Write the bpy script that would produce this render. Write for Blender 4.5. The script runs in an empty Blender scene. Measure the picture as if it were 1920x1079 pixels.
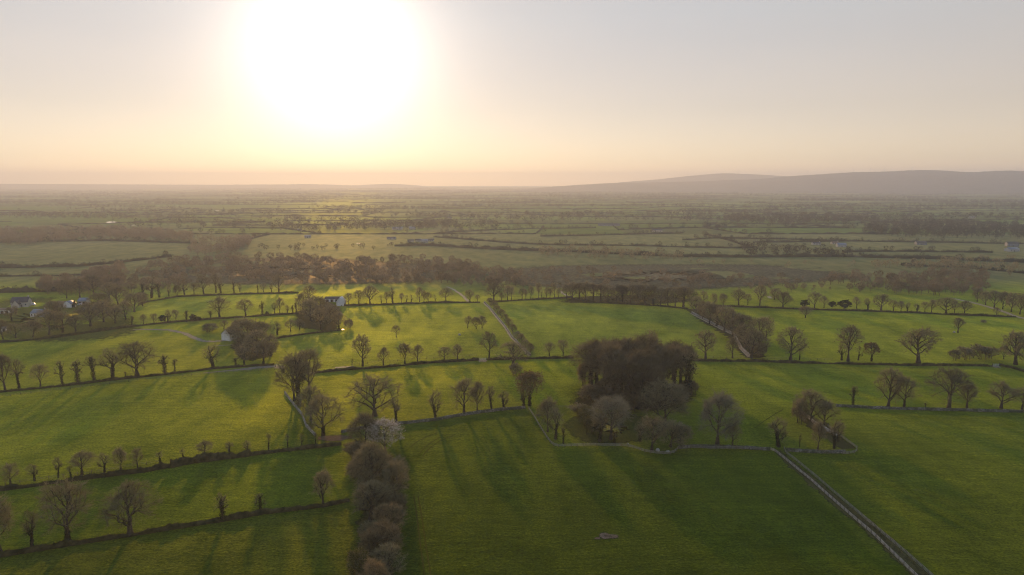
import bpy, math, random
import numpy as np
from mathutils import Vector

sc = bpy.context.scene
COL = sc.collection
rng = np.random.default_rng(7)
random.seed(7)
R = math.radians

# ------------------------------------------------------------------ camera
FPX, CX, CY, YH = 1280.0, 960.0, 539.5, 342.0
CAMZ = 100.0
PITCH = math.atan((CY - YH) / FPX)
cd = bpy.data.cameras.new('camera')
cam = bpy.data.objects.new('camera', cd)
COL.objects.link(cam)
cd.sensor_width = 36.0
cd.lens = 36.0 * FPX / 1920.0
cd.clip_start = 1.0
cd.clip_end = 90000.0
cam.location = (0, 0, CAMZ)
cam.rotation_euler = (math.pi / 2 - PITCH, 0, 0)
sc.camera = cam

SUN_AZ = math.atan((641 - CX) / FPX / math.cos(PITCH))      # left of the view axis
SUN_EL = R(9.8)


def hgt(x, y):
    """Gentle swell of the pasture land."""
    x = np.asarray(x, dtype=float); y = np.asarray(y, dtype=float)
    r = np.hypot(x, y)
    w = 1.0 / (1.0 + (r / 1100.0) ** 4)
    h = (1.0 * np.sin(x / 55.0 + 1.3) * np.cos(y / 68.0) + 0.9 * np.sin((x + y * 0.6) / 92.0)
         + 0.4 * np.sin(x / 24.0 + y / 33.0) + 0.3 * np.sin(x / 31.0 - y / 19.0))
    return w * h


def ray(px, py):
    u = (px - CX) / FPX; v = (CY - py) / FPX
    c, s = math.cos(PITCH), math.sin(PITCH)
    return (u, c + v * s, v * c - s)          # x, y, z (forward component 1 along the view axis)


def P(px, py):
    """Point of the ground that a pixel of the photograph looks at."""
    d = ray(px, py)
    z = 0.0
    for _ in range(5):
        t = (z - CAMZ) / d[2]
        x, y = d[0] * t, d[1] * t
        z = float(hgt(x, y))
    return (x, y, z)


def depth(p):
    return p[1] * math.cos(PITCH) + (CAMZ - p[2]) * math.sin(PITCH)


def size_at(px, py, ptop, wpx):
    p = P(px, py)
    d = ray(px, ptop)
    top = CAMZ + d[2] / d[1] * p[1]
    return p, max(0.5, top - p[2]), wpx * depth(p) / FPX


def poly(pts, step):
    """Pixel polyline -> evenly spaced world points on the ground (N,2)."""
    w = np.array([P(*q)[:2] for q in pts])
    return resample(w, step)


def resample(w, step):
    seg = np.hypot(*np.diff(w, axis=0).T)
    s = np.concatenate([[0], np.cumsum(seg)])
    n = max(2, int(s[-1] / step) + 1)
    t = np.linspace(0, s[-1], n)
    return np.stack([np.interp(t, s, w[:, 0]), np.interp(t, s, w[:, 1])], 1)


# light settings
NISH = 0.05
VEIL = [(0.0, (1.15, 0.70, 0.36)), (0.03, (0.60, 0.385, 0.21)), (0.10, (0.465, 0.325, 0.20)), (0.22, (0.415, 0.365, 0.30)), (0.33, (0.385, 0.362, 0.33)), (0.6, (0.22, 0.32, 0.46)), (1.0, (0.18, 0.33, 0.58))]
CORE = ((2.5, 2.16, 1.84), 4.0, 1.22)
WIDE = ((0.12, 0.062, 0.02), 14.0)
SUN_E, SUN_C = 3.0, (0.82, 0.445, 0.16)
HAZE_D, HAZE_G, HAZE_C = 1.5e-4, 0.42, (0.865, 0.915, 0.985)

# ------------------------------------------------------------------ nodes / materials
def mat(name):
    m = bpy.data.materials.new(name)
    m.use_nodes = True
    nt = m.node_tree
    for n in list(nt.nodes):
        nt.nodes.remove(n)
    out = nt.nodes.new('ShaderNodeOutputMaterial')
    return m, nt, out


def nd(nt, typ, **kw):
    n = nt.nodes.new(typ)
    for k, v in kw.items():
        if k in n.inputs.keys() if hasattr(n.inputs, 'keys') else False:
            n.inputs[k].default_value = v
        else:
            setattr(n, k, v)
    return n


def noise(nt, vec, scale, detail=4.0, rough=0.55):
    n = nt.nodes.new('ShaderNodeTexNoise')
    n.inputs['Scale'].default_value = scale
    n.inputs['Detail'].default_value = detail
    n.inputs['Roughness'].default_value = rough
    if vec is not None:
        nt.links.new(vec, n.inputs['Vector'])
    return n.outputs['Fac']


def ramp(nt, fac, stops):
    r = nt.nodes.new('ShaderNodeValToRGB')
    el = r.color_ramp.elements
    while len(el) < len(stops):
        el.new(0.5)
    for e, (p, c) in zip(el, stops):
        e.position = p
        e.color = (*c, 1.0) if len(c) == 3 else c
    nt.links.new(fac, r.inputs['Fac'])
    return r.outputs['Color']


def mixc(nt, fac, a, b, mode='MIX'):
    m = nt.nodes.new('ShaderNodeMix')
    m.data_type = 'RGBA'; m.blend_type = mode
    for s, i in ((a, 6), (b, 7)):
        if isinstance(s, tuple):
            m.inputs[i].default_value = (*s, 1.0)
        else:
            nt.links.new(s, m.inputs[i])
    if isinstance(fac, float):
        m.inputs[0].default_value = fac
    else:
        nt.links.new(fac, m.inputs[0])
    return m.outputs[2]


def mapv(nt, src, scale=(1, 1, 1), rot=(0, 0, 0)):
    m = nt.nodes.new('ShaderNodeMapping')
    m.inputs['Scale'].default_value = scale
    m.inputs['Rotation'].default_value = rot
    nt.links.new(src, m.inputs['Vector'])
    return m.outputs['Vector']


def geo_pos(nt):
    return nt.nodes.new('ShaderNodeNewGeometry').outputs['Position']


def obj_pos(nt):
    return nt.nodes.new('ShaderNodeTexCoord').outputs['Object']


def grass_shader(nt, out, col, bumph, gloss=1.0, bstr=0.8, bdist=0.25, tint=(0.66, 0.79, 0.12), rough=0.6, tex=None, sheen=None):
    b = nt.nodes.new('ShaderNodeBump')
    b.inputs['Strength'].default_value = bstr
    b.inputs['Distance'].default_value = bdist
    nt.links.new(bumph, b.inputs['Height'])
    d = nt.nodes.new('ShaderNodeBsdfDiffuse')
    nt.links.new(col, d.inputs['Color'])
    nt.links.new(b.outputs['Normal'], d.inputs['Normal'])
    g = nt.nodes.new('ShaderNodeBsdfGlossy')
    g.inputs['Roughness'].default_value = rough
    if tex is not None:
        nt.links.new(mixc(nt, 1.0, tint, tex, 'MULTIPLY'), g.inputs['Color'])
    else:
        g.inputs['Color'].default_value = (*tint, 1)
    nt.links.new(b.outputs['Normal'], g.inputs['Normal'])
    fr = nt.nodes.new('ShaderNodeFresnel'); fr.inputs['IOR'].default_value = 1.45
    fm = nt.nodes.new('ShaderNodeMath'); fm.operation = 'MULTIPLY'; fm.inputs[1].default_value = gloss
    nt.links.new(fr.outputs[0], fm.inputs[0])
    mx = nt.nodes.new('ShaderNodeMixShader')
    nt.links.new(fm.outputs[0], mx.inputs[0])
    nt.links.new(d.outputs[0], mx.inputs[1])
    nt.links.new(g.outputs[0], mx.inputs[2])
    if sheen:
        sh = nt.nodes.new('ShaderNodeBsdfSheen'); sh.inputs['Roughness'].default_value = 0.45
        if tex is not None:
            nt.links.new(mixc(nt, 1.0, sheen, tex, 'MULTIPLY'), sh.inputs['Color'])
        else:
            sh.inputs['Color'].default_value = (*sheen, 1)
        nt.links.new(b.outputs['Normal'], sh.inputs['Normal'])
        ad = nt.nodes.new('ShaderNodeAddShader')
        nt.links.new(mx.outputs[0], ad.inputs[0]); nt.links.new(sh.outputs[0], ad.inputs[1])
        nt.links.new(ad.outputs[0], out.inputs['Surface'])
    else:
        nt.links.new(mx.outputs[0], out.inputs['Surface'])


def make_grass():
    m, nt, out = mat('pasture_grass')
    p = geo_pos(nt)
    big = noise(nt, p, 0.009, 4, 0.6)
    mid = noise(nt, mapv(nt, p, (1, 0.45, 1), (0, 0, R(14))), 0.06, 5, 0.65)
    fine = noise(nt, p, 1.5, 4, 0.75)
    c1 = ramp(nt, big, [(0.3, (0.017, 0.029, 0.002)), (0.5, (0.021, 0.034, 0.002)), (0.72, (0.029, 0.038, 0.003))])
    c2 = ramp(nt, mid, [(0.34, (0.70, 0.76, 0.65)), (0.5, (1, 1, 1)), (0.66, (1.24, 1.18, 1.05))])
    c3 = ramp(nt, fine, [(0.34, (0.52, 0.56, 0.5)), (0.5, (1, 1, 1)), (0.66, (1.5, 1.4, 1.2))])
    swd = nt.nodes.new('ShaderNodeAttribute'); swd.attribute_name = 'sward_shade'
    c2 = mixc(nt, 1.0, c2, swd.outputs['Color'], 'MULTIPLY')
    streak = noise(nt, mapv(nt, p, (.035, .55, 1), (0, 0, R(-7))), 1.0, 4, .65)
    c2 = mixc(nt, 1.0, c2, ramp(nt, streak, [(.35, (.86, .88, .86)), (.65, (1.14, 1.12, 1.1))]), 'MULTIPLY')
    col = mixc(nt, 1.0, mixc(nt, 1.0, c1, c2, 'MULTIPLY'), c3, 'MULTIPLY')
    tuft = nt.nodes.new('ShaderNodeMath'); tuft.operation = 'ADD'
    a = noise(nt, mapv(nt, p, (0.7, 1.3, 1)), 0.9, 5, 0.7)
    c = noise(nt, p, 0.16, 3, 0.5)
    sm = nt.nodes.new('ShaderNodeMath'); sm.operation = 'MULTIPLY'; sm.inputs[1].default_value = 1.6
    nt.links.new(c, sm.inputs[0])
    nt.links.new(a, tuft.inputs[0]); nt.links.new(sm.outputs[0], tuft.inputs[1])
    # improved pasture gives way to duller plain grass, its colour lifted in place of haze
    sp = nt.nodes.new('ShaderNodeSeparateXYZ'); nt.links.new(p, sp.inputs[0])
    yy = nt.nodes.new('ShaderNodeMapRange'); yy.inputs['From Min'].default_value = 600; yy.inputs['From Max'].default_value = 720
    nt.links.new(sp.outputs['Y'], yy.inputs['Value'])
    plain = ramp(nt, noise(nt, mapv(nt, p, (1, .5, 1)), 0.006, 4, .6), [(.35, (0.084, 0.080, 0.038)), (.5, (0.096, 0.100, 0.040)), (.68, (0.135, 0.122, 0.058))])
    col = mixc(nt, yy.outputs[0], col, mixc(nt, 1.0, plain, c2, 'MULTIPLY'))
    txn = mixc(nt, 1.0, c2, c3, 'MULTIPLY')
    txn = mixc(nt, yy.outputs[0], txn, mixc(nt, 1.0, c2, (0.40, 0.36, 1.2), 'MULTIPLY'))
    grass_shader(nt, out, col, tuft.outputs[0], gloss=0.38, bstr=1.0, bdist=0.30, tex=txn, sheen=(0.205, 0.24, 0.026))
    return m


def make_far_field():
    m, nt, out = mat('far_field_grass')
    p = geo_pos(nt)
    a = nt.nodes.new('ShaderNodeAttribute'); a.attribute_name = 'tint'
    n = noise(nt, p, 0.02, 5, 0.6)
    c2 = ramp(nt, n, [(0.3, (0.7, 0.72, 0.7)), (0.7, (1.25, 1.2, 1.1))])
    col = mixc(nt, 1.0, a.outputs['Color'], c2, 'MULTIPLY')
    grass_shader(nt, out, col, noise(nt, p, 0.3, 4, 0.6), gloss=0.14, bstr=0.6, bdist=0.6, tex=c2)
    return m


def make_litter(name, ca, cb, scale=0.5, tint=(0.42, 0.36, 0.22), edge=True, gloss=0.3):
    m, nt, out = mat(name)
    p = geo_pos(nt)
    n = noise(nt, p, scale, 6, 0.7)
    n2 = noise(nt, p, scale * 7, 4, 0.7)
    tx = ramp(nt, n2, [(0.34, (0.5, 0.5, 0.5)), (0.66, (1.5, 1.5, 1.5))])
    col = mixc(nt, 1.0, ramp(nt, n, [(0.35, ca), (0.65, cb)]), tx, 'MULTIPLY')
    grass_shader(nt, out, col, n2, gloss=gloss, bstr=0.8, bdist=0.2, tint=tint, tex=tx)
    if edge:        # the patch frays into the grass along its rim
        at = nt.nodes.new('ShaderNodeAttribute'); at.attribute_name = 'inside'
        a1 = nt.nodes.new('ShaderNodeMath'); a1.operation = 'ADD'
        nt.links.new(at.outputs['Fac'], a1.inputs[0]); nt.links.new(noise(nt, p, max(.25, scale), 4, .7), a1.inputs[1])
        mr = nt.nodes.new('ShaderNodeMapRange'); mr.inputs['From Min'].default_value = 0.55; mr.inputs['From Max'].default_value = 0.80
        nt.links.new(a1.outputs[0], mr.inputs['Value'])
        tr = nt.nodes.new('ShaderNodeBsdfTransparent'); mx = nt.nodes.new('ShaderNodeMixShader')
        src = out.inputs['Surface'].links[0].from_socket
        nt.links.new(mr.outputs[0], mx.inputs[0]); nt.links.new(tr.outputs[0], mx.inputs[1]); nt.links.new(src, mx.inputs[2])
        nt.links.new(mx.outputs[0], out.inputs['Surface'])
    return m


def inside(me, vals):
    at = me.attributes.new('inside', 'FLOAT', 'POINT')
    at.data.foreach_set('value', np.asarray(vals, dtype=np.float32))
    return me


def make_plain(name, ca, cb, scale, rough=0.85, bump=0.3, bdist=0.05, var=0.0, spec=0.2, coord='obj'):
    m, nt, out = mat(name)
    p = obj_pos(nt) if coord == 'obj' else geo_pos(nt)
    n = noise(nt, p, scale, 5, 0.65)
    col = ramp(nt, n, [(0.33, ca), (0.67, cb)])
    if var:
        oi = nt.nodes.new('ShaderNodeObjectInfo')
        lo = tuple([1 - var, 1 - var, 1 - var]); hi = tuple([1 + var, 1 + var * 0.8, 1 + var * 0.6])
        col = mixc(nt, 1.0, col, ramp(nt, oi.outputs['Random'], [(0.0, lo), (1.0, hi)]), 'MULTIPLY')
    b = nt.nodes.new('ShaderNodeBsdfPrincipled')
    b.inputs['Roughness'].default_value = rough
    b.inputs['Specular IOR Level'].default_value = spec
    nt.links.new(col, b.inputs['Base Color'])
    if bump:
        bp = nt.nodes.new('ShaderNodeBump')
        bp.inputs['Strength'].default_value = bump; bp.inputs['Distance'].default_value = bdist
        nt.links.new(n, bp.inputs['Height']); nt.links.new(bp.outputs[0], b.inputs['Normal'])
    nt.links.new(b.outputs[0], out.inputs['Surface'])
    return m


def make_leafy(name, ca, cb, scale, trans=0.3, var=0.2):
    m, nt, out = mat(name)
    p = obj_pos(nt)
    n = noise(nt, p, scale, 3, 0.6)
    col = ramp(nt, n, [(0.3, ca), (0.7, cb)])
    oi = nt.nodes.new('ShaderNodeObjectInfo')
    col = mixc(nt, 1.0, col, ramp(nt, oi.outputs['Random'], [(0, (1 - var, 1 - var, 1 - var)), (1, (1 + var, 1 + var * .8, 1 + var * .6))]), 'MULTIPLY')
    d = nt.nodes.new('ShaderNodeBsdfDiffuse'); t = nt.nodes.new('ShaderNodeBsdfTranslucent')
    nt.links.new(col, d.inputs['Color']); nt.links.new(col, t.inputs['Color'])
    mx = nt.nodes.new('ShaderNodeMixShader'); mx.inputs[0].default_value = trans
    nt.links.new(d.outputs[0], mx.inputs[1]); nt.links.new(t.outputs[0], mx.inputs[2])
    nt.links.new(mx.outputs[0], out.inputs['Surface'])
    return m


def make_stone(name='drystone', k=1.0, moss_amt=0.75):
    m, nt, out = mat(name)
    p = geo_pos(nt)
    v = nt.nodes.new('ShaderNodeTexVoronoi'); v.inputs['Scale'].default_value = 2.6
    nt.links.new(p, v.inputs['Vector'])
    ve = nt.nodes.new('ShaderNodeTexVoronoi'); ve.feature = 'DISTANCE_TO_EDGE'; ve.inputs['Scale'].default_value = 2.6
    nt.links.new(p, ve.inputs['Vector'])
    c = ramp(nt, v.outputs['Color'], [(0.2, (0.10 * k, 0.09 * k, 0.075 * k)), (0.8, (0.30 * k, 0.275 * k, 0.235 * k))])
    c = mixc(nt, 1.0, c, ramp(nt, ve.outputs['Distance'], [(0.0, (0.25, 0.25, 0.25)), (0.08, (1, 1, 1))]), 'MULTIPLY')
    moss = ramp(nt, noise(nt, p, 0.35, 4, 0.7), [(0.40, (0, 0, 0)), (0.55, (1, 1, 1))])
    mf = nt.nodes.new('ShaderNodeMath'); mf.operation = 'MULTIPLY'; mf.inputs[1].default_value = moss_amt
    nt.links.new(moss, mf.inputs[0])
    c = mixc(nt, mf.outputs[0], c, (0.05, 0.055, 0.02))
    d = nt.nodes.new('ShaderNodeBsdfDiffuse'); nt.links.new(c, d.inputs['Color'])
    b = nt.nodes.new('ShaderNodeBump'); b.inputs['Distance'].default_value = 0.15
    nt.links.new(ve.outputs['Distance'], b.inputs['Height']); nt.links.new(b.outputs[0], d.inputs['Normal'])
    nt.links.new(d.outputs[0], out.inputs['Surface'])
    return m


M = {}
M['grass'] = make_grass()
M['far'] = make_far_field()
M['litter'] = make_litter('leaf_litter', (0.024, 0.026, 0.008), (0.046, 0.040, 0.015), 0.5, (.3, .26, .1), gloss=.15)
M['rough'] = make_litter('rough_grass', (0.022, 0.032, 0.005), (0.044, 0.048, 0.011), 0.25, (.5, .5, .1), gloss=.4)
M['lane'] = make_litter('lane_verge', (0.022, 0.024, 0.008), (0.045, 0.040, 0.018), 0.6, (.3, .26, .1), gloss=.3)
M['scrubland'] = make_litter('scrubland', (0.055, 0.052, 0.022), (0.095, 0.078, 0.042), 0.04)
M['dirt'] = make_litter('bare_earth', (0.075, 0.055, 0.034), (0.13, 0.096, 0.062), 0.6, (.3, .2, .12), gloss=.08)
M['earth'] = make_litter('dry_earth', (0.105, 0.076, 0.050), (0.17, 0.128, 0.088), 0.6, (.2, .14, .09), gloss=.05)
M['gravel'] = make_litter('track_gravel', (0.13, 0.115, 0.095), (0.22, 0.20, 0.17), 0.8)
M['pale'] = make_litter('pale_track', (0.28, 0.24, 0.18), (0.42, 0.36, 0.28), 0.8)
M['wheel'] = make_litter('wheel_mark', (0.020, 0.026, 0.004), (0.030, 0.036, 0.006), 0.8, (.3, .3, .04), gloss=.1)
M['bark'] = make_plain('bark', (0.035, 0.027, 0.020), (0.085, 0.066, 0.048), 1.5, var=0.25, bump=0.4, bdist=0.1)
M['palebark'] = make_plain('pale_bark', (0.20, 0.18, 0.15), (0.40, 0.37, 0.32), 1.5, var=0.1)
M['twig'] = make_leafy('twigs', (0.175, 0.152, 0.082), (0.32, 0.28, 0.16), 0.4, 0.5, 0.22)
M['warmtwig'] = make_leafy('warm_twigs', (0.20, 0.15, 0.075), (0.36, 0.275, 0.15), 0.4, 0.5, 0.15)
M['woodtwig'] = make_leafy('woodland_twigs', (0.18, 0.142, 0.08), (0.31, 0.245, 0.155), 0.03, 0.4, 0.1)
M['twigdark'] = make_leafy('beech_twigs', (0.135, 0.114, 0.066), (0.24, 0.205, 0.122), 0.35, 0.5, 0.3)
M['lichen'] = make_leafy('lichened_twigs', (0.17, 0.16, 0.105), (0.28, 0.26, 0.18), 0.4, 0.4, 0.12)
M['ivy'] = make_leafy('ivy_leaves', (0.012, 0.018, 0.006), (0.032, 0.040, 0.012), 0.8, 0.15, 0.2)
M['evergreen'] = make_leafy('evergreen_leaves', (0.016, 0.026, 0.010), (0.042, 0.055, 0.018), 0.8, 0.2, 0.2)
M['rust'] = make_leafy('rust_leaves', (0.15, 0.10, 0.04), (0.25, 0.17, 0.075), 0.7, 0.45, 0.1)
M['blossom'] = make_leafy('blossom', (0.55, 0.47, 0.41), (0.78, 0.69, 0.62), 0.9, 0.4, 0.05)
M['bud'] = make_leafy('spring_leaves', (0.07, 0.075, 0.016), (0.15, 0.135, 0.035), 0.7, 0.45, 0.12)
M['hedge'] = make_leafy('hedge_leaves', (0.026, 0.026, 0.010), (0.11, 0.092, 0.040), 0.5, 0.3, 0.2)
M['hedgefar'] = make_leafy('far_hedge_leaves', (0.036, 0.036, 0.018), (0.095, 0.084, 0.048), 0.05, 0.15, 0.1)
M['stone'] = make_stone()
M['palestone'] = make_stone('pale_drystone', 1.9, 0.2)
M['rail'] = make_plain('weathered_timber', (0.19, 0.175, 0.145), (0.33, 0.305, 0.255), 1.2, var=0.15)
M['palerail'] = make_plain('pale_timber', (0.36, 0.30, 0.25), (0.55, 0.47, 0.40), 1.2, var=0.1)
M['post'] = make_plain('fence_post_timber', (0.10, 0.085, 0.065), (0.19, 0.165, 0.13), 3.0, var=0.2)
M['white'] = make_plain('white_render', (0.60, 0.59, 0.57), (0.78, 0.77, 0.75), 0.6, bump=0.05)
M['farwhite'] = make_plain('weathered_white_render', (0.34, 0.335, 0.32), (0.46, 0.45, 0.43), 0.6, bump=0.05)
M['cream'] = make_plain('cream_render', (0.42, 0.38, 0.30), (0.55, 0.50, 0.42), 0.6, bump=0.05)
M['slate'] = make_plain('slate_roof', (0.035, 0.035, 0.040), (0.075, 0.075, 0.082), 2.0, rough=0.6, spec=0.4)
M['tin'] = make_plain('tin_roof', (0.13, 0.15, 0.18), (0.22, 0.24, 0.28), 0.7, rough=0.45, spec=0.5)
M['rusttin'] = make_plain('rusty_tin', (0.16, 0.10, 0.07), (0.28, 0.19, 0.14), 0.7)
M['glass'] = make_plain('window_glass', (0.02, 0.022, 0.026), (0.03, 0.032, 0.036), 1.0, rough=0.1, bump=0, spec=0.6)
M['door'] = make_plain('dark_opening', (0.02, 0.018, 0.016), (0.04, 0.035, 0.03), 1.0)
M['steel'] = make_plain('galvanised_steel', (0.40, 0.41, 0.42), (0.52, 0.53, 0.54), 2.0, rough=0.4, spec=0.5)
M['carwhite'] = make_plain('white_paint', (0.72, 0.72, 0.72), (0.80, 0.80, 0.80), 0.5, rough=0.25, bump=0, spec=0.5)
M['tyre'] = make_plain('tyre_rubber', (0.015, 0.015, 0.015), (0.03, 0.03, 0.03), 5.0)
M['rock'] = make_plain('pale_boulder', (0.30, 0.28, 0.25), (0.45, 0.43, 0.39), 1.2, bump=0.6, bdist=0.1)
M['turbine'] = make_plain('turbine_white', (0.6, 0.6, 0.6), (0.7, 0.7, 0.7), 0.1, bump=0)
M['hill'] = make_litter('hill_heath', (0.045, 0.050, 0.036), (0.085, 0.080, 0.060), 0.004, edge=False, gloss=.1)


def make_water():
    m, nt, out = mat('still_water')
    b = nt.nodes.new('ShaderNodeBsdfPrincipled')
    b.inputs['Base Color'].default_value = (0.02, 0.025, 0.025, 1)
    b.inputs['Roughness'].default_value = 0.08
    b.inputs['Specular IOR Level'].default_value = 0.6
    bp = nt.nodes.new('ShaderNodeBump'); bp.inputs['Strength'].default_value = 0.05
    nt.links.new(noise(nt, geo_pos(nt), 1.5, 3), bp.inputs['Height'])
    nt.links.new(bp.outputs[0], b.inputs['Normal'])
    nt.links.new(b.outputs[0], out.inputs['Surface'])
    return m


M['water'] = make_water()


# ------------------------------------------------------------------ mesh helpers
def np_mesh(name, V, F, mats, midx=None, smooth=False):
    """Mesh from a vertex array and an array of triangles or quads (or a list of both)."""
    V = np.asarray(V, dtype=np.float32).reshape(-1, 3)
    Fs = F if isinstance(F, list) else [F]
    Fs = [np.asarray(f, dtype=np.int32) for f in Fs if len(f)]
    me = bpy.data.meshes.new(name)
    me.vertices.add(len(V))
    me.vertices.foreach_set('co', V.ravel())
    loops = np.concatenate([f.ravel() for f in Fs])
    totals = np.concatenate([np.full(len(f), f.shape[1], dtype=np.int32) for f in Fs])
    starts = np.concatenate([[0], np.cumsum(totals)[:-1]]).astype(np.int32)
    me.loops.add(len(loops))
    me.loops.foreach_set('vertex_index', loops)
    me.polygons.add(len(totals))
    me.polygons.foreach_set('loop_start', starts)
    for m in (mats if isinstance(mats, (list, tuple)) else [mats]):
        me.materials.append(m)
    if midx is not None:
        me.polygons.foreach_set('material_index', np.asarray(midx, dtype=np.int32))
    if smooth:
        me.polygons.foreach_set('use_smooth', np.ones(len(totals), dtype=bool))
    me.update(calc_edges=True)
    return me


def link(name, me, parent=None, loc=None):
    o = bpy.data.objects.new(name, me)
    COL.objects.link(o)
    if parent is not None:
        o.parent = parent
    if loc is not None:
        o.location = loc
    return o


def tag(o, label=None, cat=None, group=None, kind=None):
    for k, v in (('label', label), ('category', cat), ('group', group), ('kind', kind)):
        if v:
            o[k] = v
    return o


def empty(name, loc, rz=0.0):
    o = bpy.data.objects.new(name, None)
    COL.objects.link(o)
    o.empty_display_size = 1.0
    o.location = loc
    o.rotation_euler = (0, 0, rz)
    return o


class MB:
    """Collects quads/tris of boxes, tubes and loose pieces."""
    def __init__(s):
        s.v, s.q, s.t, s.n = [], [], [], 0

    def add(s, V, Q=None, T=None):
        V = np.asarray(V, dtype=float).reshape(-1, 3)
        s.v.append(V)
        if Q is not None and len(Q):
            s.q.append(np.asarray(Q, dtype=np.int32) + s.n)
        if T is not None and len(T):
            s.t.append(np.asarray(T, dtype=np.int32) + s.n)
        s.n += len(V)

    def box(s, x0, x1, y0, y1, z0, z1):
        V = [(x0, y0, z0), (x1, y0, z0), (x1, y1, z0), (x0, y1, z0), (x0, y0, z1), (x1, y0, z1), (x1, y1, z1), (x0, y1, z1)]
        s.add(V, [(0, 3, 2, 1), (4, 5, 6, 7), (0, 1, 5, 4), (1, 2, 6, 5), (2, 3, 7, 6), (3, 0, 4, 7)])

    def tube(s, pts, rad, k=5, cap=True):
        pts = np.asarray(pts, dtype=float); n = len(pts)
        rad = np.asarray(rad, dtype=float)
        tan = np.gradient(pts, axis=0)
        tan /= np.linalg.norm(tan, axis=1, keepdims=True) + 1e-9
        ref = np.where(np.abs(tan[:, 2:3]) > 0.9, np.array([[1.0, 0, 0]]), np.array([[0, 0, 1.0]]))
        a = np.cross(tan, ref); a /= np.linalg.norm(a, axis=1, keepdims=True) + 1e-9
        b = np.cross(tan, a)
        th = np.arange(k) * 2 * math.pi / k
        V = pts[:, None, :] + rad[:, None, None] * (np.cos(th)[None, :, None] * a[:, None, :] + np.sin(th)[None, :, None] * b[:, None, :])
        i = np.arange(n - 1)[:, None] * k; j = np.arange(k)[None, :]; j2 = (j + 1) % k
        Q = np.stack([i + j, i + j2, i + k + j2, i + k + j], -1).reshape(-1, 4)
        s.add(V.reshape(-1, 3), Q)
        if cap:
            s.add(V[-1], None, [(0, q, q + 1) for q in range(1, k - 1)])

    def mesh(s, name, mats, smooth=False, midx=None):
        F = []
        if s.q: F.append(np.concatenate(s.q))
        if s.t: F.append(np.concatenate(s.t))
        return np_mesh(name, np.concatenate(s.v), F, mats, midx, smooth)


def tris_from(p0, d, w, r):
    """One thin triangle per twig: base width w across direction d (all arrays)."""
    side = np.cross(d, r.normal(size=d.shape))
    side /= np.linalg.norm(side, axis=1, keepdims=True) + 1e-9
    a = p0 - side * w[:, None] * 0.5; b = p0 + side * w[:, None] * 0.5; c = p0 + d
    V = np.stack([a, b, c], 1).reshape(-1, 3)
    return V, np.arange(len(V)).reshape(-1, 3)


def leaf_quads(p, s, r):
    u = r.normal(size=p.shape); u /= np.linalg.norm(u, axis=1, keepdims=True)
    v = np.cross(u, r.normal(size=p.shape)); v /= np.linalg.norm(v, axis=1, keepdims=True)
    u = u * s[:, None]; v = v * s[:, None] * 0.7
    V = np.stack([p - u, p + v, p + u, p - v], 1).reshape(-1, 3)
    return V, np.arange(len(V)).reshape(-1, 4)


# ------------------------------------------------------------------ trees
def bez(a, b, c, n):
    t = np.linspace(0, 1, n)[:, None]
    return (1 - t) ** 2 * a + 2 * t * (1 - t) * b + t * t * c


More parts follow.
